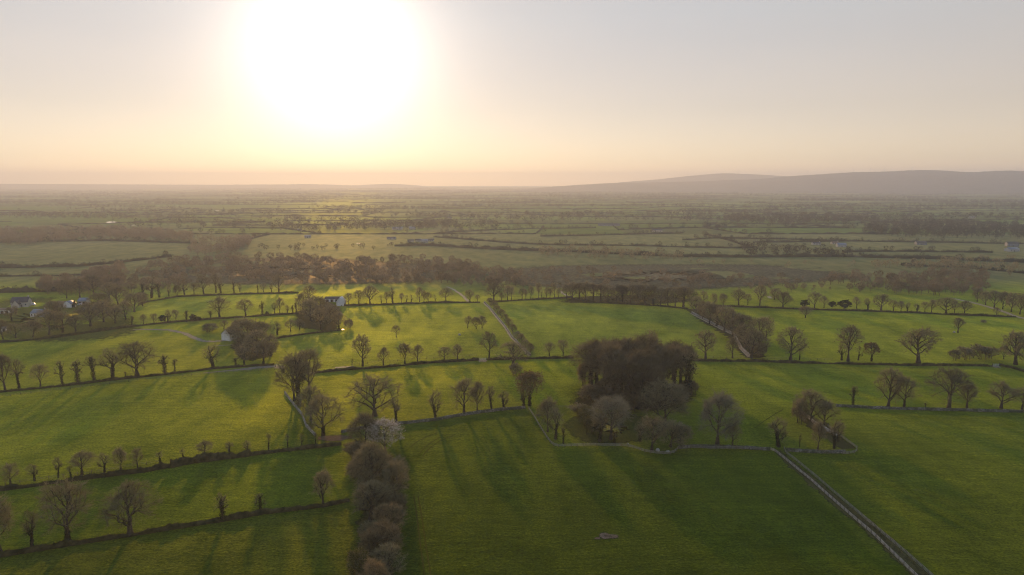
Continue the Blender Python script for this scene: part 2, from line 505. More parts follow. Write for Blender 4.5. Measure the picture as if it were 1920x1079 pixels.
def tree_proto(seed, H=16.0, ratio=0.8, fork=0.28, bottom=0.25, n1=7, n2=6, n3=5, twigs=7000, tw=0.035, tl=(0.5, 1.3),
               trunk_r=0.022, stems=1, ivy=0.0, ivy_r=0.6, leaves=0, leaf_s=0.18, top_bias=0.0, wob=0.06, fill=0.30):
    """Bare broadleaf tree: dict of triangle/quad soups for trunk, crown, ivy, leaves; made at real size."""
    r = np.random.default_rng(seed)
    Rw = H * ratio / 2 * 0.88
    zc = H * (bottom + 1) / 2; Rz = H * (1 - bottom) / 2 * 0.93
    trunk, crown = MB(), MB()
    segs = []           # fine branches that carry twigs: start, end

    lob = r.normal(size=(9, 3)); lob /= np.linalg.norm(lob, axis=1, keepdims=True)
    lobs = r.uniform(-0.36, 0.16, 9)

    def env(dirv):
        d = np.asarray(dirv, dtype=float); d = d / (np.linalg.norm(d) + 1e-9)
        k = 1.0 + float(np.sum(lobs * np.clip(lob @ d, 0, 1) ** 4))
        return np.array([d[0] * Rw, d[1] * Rw, zc + d[2] * Rz - 0.0]) * np.array([k, k, 1]) + np.array([0, 0, (k - 1) * d[2] * Rz])

    bases = [np.array([0, 0, 0.0])] if stems == 1 else [np.array([r.uniform(-1, 1) * Rw * 0.45, r.uniform(-1, 1) * Rw * 0.45, 0.0]) for _ in range(stems)]
    r0 = H * trunk_r / math.sqrt(stems)
    for bs in bases:
        hf = H * fork * r.uniform(0.85, 1.15)
        lean = np.array([r.uniform(-wob, wob) * H, r.uniform(-wob, wob) * H, 0])
        tip = bs + lean + np.array([0, 0, H * (0.82 if stems == 1 else r.uniform(.5, .8))])
        mid = bs + lean * 0.2 + np.array([r.uniform(-.02, .02) * H, r.uniform(-.02, .02) * H, H * 0.45])
        n = 9
        L = bez(bs + np.array([0, 0, -0.4]), mid, tip, n)
        tt = np.linspace(0, 1, n)
        rad = r0 * (1 - tt) ** 0.9 * (1 + 0.5 * np.exp(-tt * 14)) + 0.02
        zf = hf / H / 0.82
        rad = np.where(tt > zf, rad * 0.62, rad)
        trunk.tube(L, rad, 7)
        k1 = n1 if stems == 1 else max(2, n1 // 2)
        ga = r.uniform(0, 6.28)
        for i in range(k1):
            f = zf * (0.85 + 0.0) + (0.92 - zf) * (i / max(1, k1 - 1)) ** 1.25 * r.uniform(.85, 1.0)
            st = np.array([np.interp(f, tt, L[:, q]) for q in range(3)])
            az = ga + i * 2.4 + r.uniform(-.35, .35)
            el = -0.25 + 1.5 * (i / max(1, k1 - 1)) + r.uniform(-.2, .25) + top_bias
            el = min(el, 1.35)
            if stems > 1:
                az = math.atan2(bs[1], bs[0]) + r.uniform(-1.2, 1.2); el = r.uniform(-.3, 1.3)
            dirv = np.array([math.cos(az) * math.cos(el), math.sin(az) * math.cos(el), math.sin(el)])
            en = env(dirv) * np.array([.86, .86, .96])
            if en[2] < st[2] * 0.55: en[2] = st[2] * 0.6 + 0.3
            out = en - st; ln = np.linalg.norm(out)
            ctrl = st + out * 0.45 + np.array([0, 0, ln * r.uniform(.05, .22)]) + r.normal(size=3) * ln * 0.06
            B = bez(st, ctrl, en, 8)
            B[1:-1] += r.normal(size=(6, 3)) * ln * 0.018
            rb = r0 * r.uniform(.38, .58) * (1 - 0.35 * i / k1)
            trunk.tube(B, np.linspace(rb, 0.035, 8), 5)
            for j in range(n2):
                g = 0.22 + 0.74 * (j + r.uniform(0, .8)) / n2
                s2 = np.array([np.interp(g * 7, np.arange(8), B[:, q]) for q in range(3)])
                dv = (dirv + r.normal(size=3) * 0.55); dv[2] += 0.12
                e2 = env(dv) * np.array([r.uniform(.72, 1)] * 2 + [r.uniform(.88, 1)])
                o2 = e2 - s2; l2 = np.linalg.norm(o2); cap = H * 0.34
                if l2 > cap: o2 *= cap / l2; l2 = cap; e2 = s2 + o2
                C = bez(s2, s2 + o2 * .5 + r.normal(size=3) * l2 * .12 + np.array([0, 0, l2 * .08]), e2, 6)
                trunk.tube(C, np.linspace(rb * 0.34 * (1 - g * .4) + .018, 0.022, 6), 4)
                for k in range(n3):
                    q_ = 0.15 + 0.85 * (k + r.uniform(0, .9)) / n3
                    s3 = np.array([np.interp(q_ * 5, np.arange(6), C[:, q]) for q in range(3)])
                    d3 = o2 / (l2 + 1e-6) + r.normal(size=3) * 0.7 + np.array([0, 0, .15])
                    l3 = H * r.uniform(.05, .13)
                    e3 = s3 + d3 / np.linalg.norm(d3) * l3
                    segs.append((s3, e3)); crown.tube([s3, (s3 + e3) / 2 + r.normal(size=3) * .06, e3], [.035, .022, .008], 3, False)
                segs.append((C[3], C[5]))
    S = np.array([s for s, e in segs]); E = np.array([e for s, e in segs])
    pick = r.integers(0, len(S), twigs); t = r.uniform(0.05, 1.0, twigs)[:, None]
    p0 = S[pick] * (1 - t) + E[pick] * t
    axis = E[pick] - S[pick]; axis /= np.linalg.norm(axis, axis=1, keepdims=True) + 1e-9
    radial = p0 - np.array([0, 0, zc * 0.85]); radial /= np.linalg.norm(radial, axis=1, keepdims=True) + 1e-9
    d = axis * 0.7 + radial * 0.5 + r.normal(size=(twigs, 3)) * 0.55 + np.array([0, 0, 0.22])
    d /= np.linalg.norm(d, axis=1, keepdims=True)
    ln = r.uniform(tl[0], tl[1], twigs) * H / 16
    fl = r.random(twigs) < fill
    k = int(fl.sum())
    ev = r.normal(size=(k, 3)); ev[:, 2] = ev[:, 2] * .9 + .25; ev /= np.linalg.norm(ev, axis=1, keepdims=True)
    kk = 1.0 + (np.clip(ev @ lob.T, 0, 1) ** 4) @ lobs
    q = (r.uniform(.22, 1.0, k) ** .42 * kk)[:, None]
    p0[fl] = ev * np.array([Rw, Rw, Rz]) * q + np.array([0, 0, zc])
    d[fl] = ev * np.array([1, 1, .8]) + r.normal(size=(k, 3)) * .5 + np.array([0, 0, .25])
    d[fl] /= np.linalg.norm(d[fl], axis=1, keepdims=True)
    p0[fl] -= d[fl] * (ln[fl] * .6)[:, None]
    V, T = tris_from(p0, d * ln[:, None], np.full(twigs, tw) * r.uniform(.7, 1.3, twigs), r)
    V[:, 2] = np.maximum(V[:, 2], 0.05)
    crown.add(V, None, T)
    res = {'trunk': trunk, 'crown': crown}
    if leaves:
        lf = MB()
        pk = r.integers(0, len(p0), leaves)
        lp = p0[pk] + d[pk] * ln[pk][:, None] * r.uniform(0, 1, leaves)[:, None] + r.normal(size=(leaves, 3)) * 0.15
        lf.add(*leaf_quads(lp, r.uniform(.5, 1.2, leaves) * leaf_s, r))
        res['leaves'] = lf
    if ivy > 0:
        iv = MB()
        m = int(1700 * max(0.4, ivy))
        bs = bases[0]
        zz = r.uniform(0, 1, m) ** 0.9 * ivy * H
        base_line = np.stack([np.interp(zz, L[:, 2], L[:, q]) for q in range(3)], 1) if stems == 1 else np.stack([zz * 0, zz * 0, zz], 1)
        an = r.uniform(0, 6.28, m)
        lump = 0.55 + 0.45 * np.sin(zz * 1.9 + seed) * np.cos(an * 2 + zz * 0.8 + seed)
        rr = (0.28 + ivy_r * lump * r.uniform(.3, 1, m)) * (1 - 0.35 * zz / (ivy * H + 1e-6))
        lp = base_line + np.stack([np.cos(an) * rr, np.sin(an) * rr, zz * 0], 1)
        iv.add(*leaf_quads(lp, r.uniform(.10, .24, m), r))
        # ivy creeping out along the lower limbs
        if len(S) and ivy > 0.3:
            low = trunk
            k = int(m * 0.5)
            allv = np.concatenate(trunk.v)
            sel = allv[(allv[:, 2] < ivy * H * 1.12) & (allv[:, 2] > 0.2 * H)]
            if len(sel):
                lp = sel[r.integers(0, len(sel), k)] + r.normal(size=(k, 3)) * 0.22
                iv.add(*leaf_quads(lp, r.uniform(.10, .22, k), r))
        res['ivy'] = iv
    allc = np.concatenate(crown.v)
    res['W'] = 2 * float(np.percentile(np.hypot(allc[:, 0], allc[:, 1]), 96.5))
    res['H'] = float(np.percentile(allc[:, 2], 99.7))
    return res


KIND = {
    # kind: (object name, look for the label, category, params, twig material, variants)
    'oak':   ('spreading_tree', 'wide-crowned bare tree', dict(ratio=1.0, fork=.20, bottom=.08, n1=10, n2=7, n3=6, twigs=11000, trunk_r=.034), 'twig', 8),
    'round': ('round_tree', 'round-crowned bare tree', dict(ratio=.8, fork=.2, bottom=.12, n1=9, n2=6, n3=6, twigs=8500, trunk_r=.026, ivy=.22, ivy_r=.3), 'twig', 9),
    'tall':  ('tall_tree', 'tall narrow tree', dict(ratio=.5, fork=.2, bottom=.12, n1=10, n2=5, n3=5, twigs=7000, top_bias=.15, wob=.09), 'twig', 6),
    'slim':  ('slim_tree', 'slim ivy-trunked tree', dict(ratio=.42, fork=.26, bottom=.16, n1=7, n2=5, n3=4, twigs=3200, tw=.03, ivy=.45, ivy_r=.55, wob=.09), 'twig', 7),
    'sap':   ('sapling', 'thin bare sapling', dict(ratio=.32, fork=.3, bottom=.25, n1=5, n2=4, n3=3, twigs=1100, tw=.03, trunk_r=.02, ivy=.35, ivy_r=.22), 'twig', 3),
    'ivy':   ('ivy_clad_tree', 'dark ivy-covered tree', dict(ratio=.48, fork=.3, bottom=.25, n1=6, n2=4, n3=4, twigs=1700, tw=.03, ivy=.76, ivy_r=1.5, wob=.1), 'twig', 4),
    'dense': ('dense_tree', 'dense twiggy tree', dict(ratio=.85, fork=.15, bottom=.02, n1=10, n2=8, n3=6, twigs=11500, tw=.036), 'twig', 6),
    'warm': ('hazel_tree', 'warm brown domed tree', dict(ratio=.9, fork=.15, bottom=.02, n1=10, n2=8, n3=6, twigs=15000, tw=.036, stems=3), 'warmtwig', 3),
    'copse': ('beech_tree', 'tall dense tree', dict(H=22.0, ratio=.55, fork=.40, bottom=.26, n1=10, n2=7, n3=6, twigs=9500, tw=.042, trunk_r=.022, ivy=.45, ivy_r=.7), 'twigdark', 4),
    'bush':  ('thorn_bush', 'low brown bush', dict(H=6.0, ratio=1.15, fork=.15, bottom=.0, n1=6, n2=5, n3=4, twigs=5000, tw=.05, tl=(1.0, 2.4), trunk_r=.02, stems=5), 'twig', 3),
    'thicket': ('thicket_bush', 'dark brown thicket bush', dict(H=6.0, ratio=1.15, fork=.15, bottom=.0, n1=6, n2=5, n3=4, twigs=6000, tw=.05, tl=(1.0, 2.6), trunk_r=.02, stems=5), 'twigdark', 3),
    'ball':  ('evergreen_tree', 'small dark evergreen', dict(H=7.0, ratio=.9, fork=.2, bottom=.14, n1=6, n2=5, n3=4, twigs=900, tw=.05, leaves=3500, leaf_s=.26), 'twig', 2),
    'lichen': ('lichened_tree', 'pale lichened tree', dict(ratio=.9, fork=.2, bottom=.1, n1=9, n2=7, n3=6, twigs=13000, tw=.035), 'lichen', 2),
    'rust':  ('leafy_beech_tree', 'rust-brown leafy tree', dict(ratio=.75, fork=.2, bottom=.15, n1=8, n2=6, n3=5, twigs=5000, leaves=5200, leaf_s=.2, ivy=.3), 'twig', 1),
    'blossom': ('blossom_tree', 'white blossoming tree', dict(H=10.0, ratio=.95, fork=.2, bottom=.12, n1=8, n2=6, n3=5, twigs=3500, leaves=3800, leaf_s=.12), 'twig', 1),
    'bud':   ('budding_tree', 'yellow-green budding tree', dict(H=9.0, ratio=1.0, fork=.15, bottom=.04, n1=8, n2=6, n3=5, twigs=4000, leaves=6000, leaf_s=.13, stems=3), 'twig', 2),
}
LEAFMAT = {'ball': 'evergreen', 'rust': 'rust', 'blossom': 'blossom', 'bud': 'bud'}
PROTO = {}


def get_proto(kind, variant, lod):
    key = (kind, variant, lod)
    if key in PROTO:
        return PROTO[key]
    name, look, prm, tm, nv = KIND[kind]
    prm = dict(prm)
    if lod == 1:            # farther than ~330 m: fewer, wider twigs for the same cover
        f = 0.30
        prm['twigs'] = int(prm['twigs'] * f); prm['tw'] = prm.get('tw', .035) / f * 0.9
        prm['n3'] = max(2, prm['n3'] - 2)
        if prm.get('leaves'): prm['leaves'] = int(prm['leaves'] * .4); prm['leaf_s'] *= 1.6
    vr = random.Random(hash_seed(kind) * 7 + variant)
    prm['ratio'] *= vr.uniform(.86, 1.16); prm['fork'] *= vr.uniform(.75, 1.4); prm['bottom'] = max(0.0, prm['bottom'] * vr.uniform(.5, 1.6))
    prm['fill'] = vr.uniform(.16, .42); prm['top_bias'] = prm.get('top_bias', 0) + vr.uniform(-.12, .2); prm['trunk_r'] = prm.get('trunk_r', .022) * vr.uniform(.85, 1.25)
    pr = tree_proto(hash_seed(kind) + 31 * variant, **prm)
    bark = M['palebark'] if kind == 'birch' else M['bark']
    out = {'W': pr['W'], 'H': pr['H'],
           'trunk': pr['trunk'].mesh(name + '_trunk', bark, smooth=True),
           'crown': pr['crown'].mesh(name + '_crown', M[tm])}
    if 'ivy' in pr: out['ivy'] = pr['ivy'].mesh(name + '_ivy', M['ivy'])
    if 'leaves' in pr: out['leaves'] = pr['leaves'].mesh(name + '_leaves', M[LEAFMAT[kind]])
    PROTO[key] = out
    return out


def hash_seed(s):
    return sum((i + 1) * ord(c) for i, c in enumerate(s)) % 9973


TREES = []


def put_tree(px, py, ptop, wpx, kind, label, group, hmul=1.0):
    p, h, w = size_at(px, py, ptop, wpx)
    lod = 0 if p[1] < 345 else 1
    nv = KIND[kind][4]
    pr = get_proto(kind, random.randrange(nv), lod)
    o = empty(KIND[kind][0], (p[0], p[1], p[2] - 0.05), random.uniform(0, 6.283))
    sz = h / pr['H'] * hmul; sx = w / pr['W'] * 1.08
    o.scale = (sx * random.uniform(.93, 1.07), sx * random.uniform(.93, 1.07), sz)
    o.rotation_euler = (random.gauss(0, .035), random.gauss(0, .035), o.rotation_euler[2])
    tag(o, label, 'bush' if kind in ('bush', 'thicket') else 'tree', group)
    for part in ('trunk', 'crown', 'ivy', 'leaves'):
        if part in pr:
            link(part, pr[part], o)
    TREES.append(o)
    return o


ORD = ['first', 'second', 'third', 'fourth', 'fifth', 'sixth', 'seventh', 'eighth', 'ninth', 'tenth', 'eleventh', 'twelfth', 'thirteenth',
       'fourteenth', 'fifteenth', 'sixteenth', 'seventeenth', 'eighteenth', 'nineteenth', 'twentieth', 'twenty-first', 'twenty-second',
       'twenty-third', 'twenty-fourth', 'twenty-fifth', 'twenty-sixth', 'twenty-seventh', 'twenty-eighth', 'twenty-ninth', 'thirtieth', 'thirty-first', 'thirty-second', 'thirty-third', 'thirty-fourth', 'thirty-fifth', 'thirty-sixth', 'thirty-seventh', 'thirty-eighth']


def row(phrase, group, items, frm='left', key=0):
    items = sorted(items, key=lambda t: t[0] if key == 0 else -t[1])
    for i, it in enumerate(items):
        x, y, top, w, kind = it
        put_tree(x, y, top, w, kind, f"{KIND[kind][1]}, {ORD[i]} from {frm} {phrase}", group)


row('on the lowest left hedge', 'trees on the lowest left hedge', [
    (2, 1038, 930, 62, 'tall'), (60, 1029, 955, 34, 'slim'), (128, 1021, 899, 92, 'round'), (244, 1004, 905, 96, 'oak'),
    (418, 977, 921, 34, 'ivy'), (489, 962, 924, 26, 'ivy'), (606, 949, 880, 40, 'tall')])
row('on the second lowest left hedge', 'trees on the second lowest left hedge', [
    (20, 909, 869, 36, 'round'), (65, 902, 868, 20, 'slim'), (109, 896, 856, 18, 'slim'), (133, 895, 872, 14, 'sap'),
    (154, 891, 846, 46, 'round'), (196, 886, 847, 24, 'slim'), (227, 882, 838, 26, 'tall'), (258, 877, 840, 24, 'round'),
    (300, 868, 846, 16, 'sap'), (344, 861, 840, 14, 'sap'), (385, 857, 826, 32, 'round'), (430, 854, 828, 18, 'slim'),
    (464, 849, 826, 18, 'slim'), (504, 843, 812, 12, 'sap'), (540, 841, 811, 11, 'sap'), (566, 837, 811, 11, 'sap'), (592, 833, 811, 9, 'sap')])
row('on the upper left lane hedge', 'trees on the upper left lane hedge', [
    (10, 732, 660, 36, 'tall'), (36, 728, 672, 26, 'slim'), (76, 725, 682, 30, 'round'), (117, 722, 674, 19, 'ivy'), (146, 717, 672, 27, 'ivy'),
    (177, 713, 664, 27, 'ivy'), (211, 710, 652, 36, 'slim'), (235, 707, 696, 7, 'ivy'), (257, 705, 640, 66, 'oak'), (309, 700, 664, 28, 'ivy'),
    (328, 697, 672, 11, 'ivy'), (400, 690, 645, 34, 'slim'), (443, 686, 670, 14, 'ivy'), (458, 684, 648, 30, 'round'), (494, 683, 636, 44, 'round')])
row('by the pale curved wall', 'trees by the pale curved wall', [
    (552, 752, 662, 66, 'dense'), (560, 760, 655, 50, 'slim'), (580, 738, 652, 56, 'tall'), (583, 790, 722, 50, 'dense'), (606, 817, 740, 74, 'round')])
row('in the front tree belt', 'trees in the front tree belt', [
    (684, 848, 772, 62, 'dense'), (722, 850, 786, 66, 'blossom'), (698, 918, 826, 84, 'dense'), (742, 940, 866, 56, 'dense'), (696, 975, 900, 84, 'oak'),
    (728, 1002, 940, 58, 'warm'), (712, 1050, 983, 78, 'warm'), (726, 1085, 1022, 66, 'dense'), (674, 1094, 1034, 50, 'bud'), (702, 1124, 1054, 58, 'warm'),
    (668, 900, 862, 36, 'bush'), (744, 900, 856, 44, 'dense'), (700, 955, 905, 50, 'bush'), (745, 975, 925, 36, 'bush'), (672, 862, 826, 46, 'bush'), (690, 1018, 978, 44, 'bush'), (706, 890, 850, 46, 'thicket'), (722, 968, 928, 44, 'thicket'), (700, 1040, 1000, 40, 'thicket'), (684, 880, 846, 38, 'thicket'), (690, 935, 885, 54, 'round')], 'the top', 1)
row('on the wall left of the copse', 'trees on the wall left of the copse', [
    (703, 780, 705, 88, 'oak'), (743, 793, 745, 28, 'slim'), (817, 787, 730, 27, 'slim'), (870, 775, 708, 54, 'round'), (895, 773, 713, 26, 'tall'),
    (922, 768, 723, 24, 'slim'), (945, 767, 731, 22, 'slim'), (982, 761, 722, 24, 'slim'), (993, 761, 696, 52, 'rust')])
row('on the long hedge left of the copse', 'trees on the long hedge left of the copse', [
    (660, 684, 672, 9, 'sap'), (680, 687, 627, 36, 'round'), (719, 685, 650, 26, 'round'), (759, 682, 643, 26, 'tall'), (783, 679, 646, 26, 'round'),
    (833, 676, 650, 27, 'round'), (858, 674, 645, 19, 'tall'), (917, 672, 622, 36, 'round'), (962, 686, 641, 60, 'oak'), (967, 702, 680, 26, 'bush'),
    (1030, 668, 640, 24, 'round'), (1056, 667, 637, 24, 'round')])
row('on the long hedge right of the copse', 'trees on the long hedge right of the copse', [
    (1323, 674, 618, 42, 'oak'), (1373, 672, 630, 25, 'round'), (1482, 676, 612, 52, 'oak'), (1499, 676, 653, 13, 'sap'),
    (1578, 676, 640, 18, 'slim'), (1590, 678, 608, 44, 'tall'), (1609, 676, 646, 15, 'sap'), (1634, 678, 642, 26, 'rust'), (1722, 681, 613, 66, 'oak'),
    (1789, 677, 655, 20, 'bush'), (1807, 675, 650, 30, 'bush'), (1834, 673, 646, 36, 'bush'), (1857, 672, 650, 26, 'bush'), (1882, 674, 648, 20, 'round'),
    (1904, 684, 620, 50, 'oak'), (1925, 690, 640, 40, 'dense')])
row('on the low wall at right', 'trees on the low wall at right', [
    (1599, 761, 722, 20, 'ivy'), (1665, 764, 688, 54, 'oak'), (1695, 766, 705, 48, 'round'), (1735, 764, 755, 6, 'ivy'), (1779, 766, 690, 78, 'oak'),
    (1813, 765, 718, 34, 'tall'), (1877, 766, 716, 50, 'oak'), (1916, 768, 724, 34, 'round')])
row('in the fenced corner at right', 'trees in the fenced corner at right', [
    (1500, 793, 745, 30, 'bush'), (1522, 790, 731, 60, 'dense'), (1545, 797, 750, 44, 'dense'), (1564, 841, 783, 27, 'slim'), (1533, 844, 788, 27, 'tall'),
    (1460, 838, 779, 38, 'slim'), (1499, 839, 811, 7, 'ivy'), (1345, 834, 738, 84, 'lichen'), (1373, 836, 792, 32, 'round'), (1572, 828, 790, 22, 'slim')])
row('on the far hedge left of centre', 'trees on the far hedge left of centre', [
    (653, 573, 549, 17, 'round'), (673, 571, 544, 21, 'round'), (694, 571, 535, 34, 'oak'), (715, 569, 552, 9, 'sap'), (725, 568, 547, 13, 'round'),
    (736, 569, 537, 15, 'slim'), (753, 568, 549, 11, 'tall'), (762, 567, 552, 9, 'sap'), (771, 567, 551, 9, 'sap'), (787, 567, 538, 15, 'round'),
    (795, 566, 544, 10, 'tall'), (803, 567, 547, 14, 'round'), (816, 567, 551, 8, 'sap'), (836, 567, 539, 26, 'round'), (881, 567, 543, 19, 'round'), (895, 566, 552, 9, 'round')])
row('on the far hedge at centre', 'trees on the far hedge at centre', [
    (926, 566, 529, 34, 'oak'), (940, 565, 548, 11, 'round'), (952, 565, 534, 15, 'round'), (959, 564, 535, 15, 'round'), (979, 562, 539, 13, 'round'),
    (986, 562, 541, 9, 'tall'), (995, 561, 535, 13, 'round'), (1010, 560, 529, 13, 'tall'), (1016, 560, 545, 8, 'sap'), (1025, 560, 538, 11, 'round'),
    (1031, 560, 540, 9, 'tall'), (1040, 559, 529, 15, 'round'), (1047, 559, 538, 11, 'round')])
row('in the far wood strip behind the copse', 'trees in the far wood strip', [
    (1062, 560, 532, 22, 'dense'), (1073, 562, 528, 25, 'dense'), (1086, 563, 529, 25, 'copse'), (1099, 564, 528, 28, 'dense'), (1112, 566, 531, 25, 'copse'),
    (1126, 567, 532, 25, 'copse'), (1140, 568, 534, 28, 'dense'), (1155, 569, 531, 28, 'lichen'), (1168, 570, 534, 25, 'copse'), (1182, 570, 532, 28, 'dense'),
    (1196, 571, 531, 25, 'lichen'), (1210, 571, 530, 30, 'dense'), (1224, 572, 534, 28, 'copse'), (1238, 573, 538, 28, 'lichen'), (1252, 574, 538, 28, 'dense'),
    (1266, 575, 538, 30, 'dense'), (1281, 576, 536, 30, 'copse'), (1296, 574, 541, 25, 'dense')])
row('on the far hedge at right', 'trees on the far hedge at right', [
    (1318, 573, 545, 18, 'round'), (1338, 574, 550, 16, 'dense'), (1356, 575, 550, 16, 'dense'), (1385, 574, 542, 26, 'oak'), (1402, 572, 550, 13, 'round'),
    (1424, 576, 533, 28, 'oak'), (1452, 562, 540, 26, 'dense'), (1468, 576, 546, 38, 'dense'), (1508, 577, 562, 14, 'ball'), (1527, 578, 547, 27, 'round'),
    (1545, 578, 554, 18, 'round'), (1560, 579, 566, 13, 'ball'), (1583, 579, 563, 21, 'ball'), (1606, 579, 556, 16, 'round'), (1627, 582, 558, 16, 'slim'),
    (1652, 583, 551, 30, 'oak'), (1675, 584, 562, 18, 'round'), (1689, 585, 564, 13, 'tall'), (1701, 586, 566, 11, 'slim'), (1719, 587, 569, 12, 'ivy'),
    (1734, 586, 565, 15, 'round'), (1746, 587, 561, 15, 'tall'), (1774, 588, 557, 38, 'oak'), (1789, 588, 562, 14, 'round'), (1808, 590, 563, 24, 'oak'), (1868, 593, 576, 13, 'round')])
row('in the clump by the pale right track', 'trees by the pale right track', [
    (1832, 566, 540, 22, 'dense'), (1848, 572, 546, 24, 'dense'), (1864, 577, 544, 26, 'oak'), (1880, 580, 546, 24, 'dense'), (1896, 585, 548, 26, 'dense'), (1912, 590, 550, 26, 'dense'), (1935, 596, 552, 30, 'dense')])
row('above the farm driveway', 'trees above the farm driveway', [
    (247, 611, 590, 11, 'ivy'), (269, 609, 589, 15, 'round'), (289, 608, 588, 15, 'round'), (304, 607, 592, 13, 'ball'), (315, 606, 580, 13, 'slim'),
    (330, 604, 580, 15, 'round'), (350, 604, 581, 13, 'ivy'), (362, 603, 590, 12, 'ball'), (373, 602, 594, 8, 'ball')])
row('on the hedge behind the white cottage', 'trees on the hedge behind the cottage', [
    (395, 598, 582, 11, 'ivy'), (412, 598, 554, 38, 'round'), (461, 594, 559, 30, 'round'), (492, 593, 564, 14, 'ivy'), (501, 592, 584, 6, 'ball'), (515, 591, 566, 10, 'slim'),
    (525, 589, 557, 16, 'tall'), (539, 588, 571, 9, 'slim'), (549, 588, 571, 9, 'ivy'), (556, 587, 566, 12, 'ivy')])
row('on the hedge topping the left pasture', 'trees topping the left pasture', [
    (270, 562, 528, 18, 'ivy'), (284, 559, 520, 28, 'slim'), (299, 558, 529, 18, 'ivy'), (317, 556, 533, 10, 'slim'), (332, 554, 535, 15, 'bud'), (346, 553, 530, 16, 'slim'), (364, 552, 530, 16, 'round'),
    (382, 551, 518, 32, 'round'), (405, 549, 511, 24, 'round'), (414, 550, 529, 13, 'ivy'), (439, 550, 526, 12, 'ivy'), (450, 548, 530, 10, 'slim'), (484, 549, 532, 6, 'ivy'),
    (494, 548, 531, 13, 'round'), (510, 550, 531, 8, 'slim'), (523, 550, 515, 24, 'round')])
row('in the clump left of the stable', 'trees in the clump left of the stable', [
    (579, 562, 535, 27, 'dense'), (568, 580, 548, 29, 'dense'), (596, 588, 555, 42, 'dense'), (582, 602, 561, 39, 'dense'), (620, 604, 571, 42, 'dense'), (602, 618, 577, 36, 'round'), (636, 618, 583, 29, 'round'), (653, 616, 597, 18, 'bush'),
    (545, 622, 599, 21, 'round'), (520, 628, 603, 18, 'slim'), (562, 618, 598, 19, 'round')])
row('in the clump right of the white cottage', 'trees by the white cottage', [
    (448, 642, 598, 46, 'dense'), (470, 650, 596, 52, 'dense'), (492, 645, 603, 46, 'dense'), (455, 662, 622, 40, 'dense'), (482, 668, 618, 50, 'dense'), (508, 668, 626, 40, 'round'),
    (395, 622, 606, 28, 'bush'), (420, 617, 600, 18, 'round')])
row('in the wooded village edge', 'trees at the village edge', [
    (6, 636, 600, 26, 'dense'), (30, 634, 606, 30, 'round'), (62, 632, 600, 32, 'dense'), (92, 628, 580, 44, 'dense'), (118, 624, 584, 36, 'round'), (142, 622, 590, 30, 'round'), (170, 612, 566, 50, 'dense'), (195, 604, 562, 40, 'dense'), (216, 606, 575, 32, 'round'), (236, 600, 562, 34, 'round'), (22, 602, 575, 24, 'round'),
    (97, 596, 564, 24, 'dense'), (112, 594, 564, 22, 'dense'), (30, 590, 572, 12, 'slim'), (188, 580, 548, 38, 'dense'), (222, 572, 535, 36, 'dense'), (252, 585, 548, 42, 'dense'), (205, 560, 530, 34, 'dense'), (150, 560, 520, 36, 'dense'), (125, 560, 522, 30, 'dense'), (176, 552, 514, 38, 'dense'), (140, 578, 564, 5, 'ball'), (200, 588, 560, 30, 'round'), (268, 574, 548, 26, 'dense')])
row('along the central wall hedge', 'trees along the central wall', [
    (919, 572, 558, 14, 'dense'), (926, 580, 565, 14, 'dense'), (933, 588, 572, 14, 'dense'), (940, 597, 580, 15, 'dense'), (947, 606, 588, 15, 'dense'), (954, 616, 597, 16, 'dense'), (962, 626, 607, 16, 'dense'), (970, 638, 621, 19, 'lichen'), (977, 648, 625, 19, 'dense'), (985, 657, 637, 17, 'dense'), (993, 665, 643, 17, 'dense')], 'the far end', 1)
row('along the pale wall right of the copse', 'trees along the wall right of the copse', [
    (1305, 588, 556, 28, 'dense'), (1318, 598, 564, 35, 'dense'), (1330, 608, 566, 35, 'dense'), (1345, 612, 570, 35, 'copse'), (1358, 622, 574, 41, 'dense'), (1374, 632, 580, 42, 'dense'), (1388, 640, 588, 46, 'copse'), (1398, 652, 606, 45, 'dense'), (1408, 672, 616, 55, 'dense'), (1424, 652, 592, 45, 'round'), (1436, 640, 592, 31, 'round'), (1422, 668, 640, 31, 'bush')], 'the far end', 1)
row('standing in open pasture behind the copse', 'lone trees in open pasture', [
    (743, 633, 609, 17, 'round'), (877, 616, 591, 15, 'round'), (893, 617, 594, 18, 'dense'), (904, 616, 592, 20, 'dense'), (1510, 596, 574, 24, 'dense'), (1796, 624, 595, 22, 'tall'), (1844, 606, 600, 11, 'bush'), (1220, 700, 618, 26, 'round')])
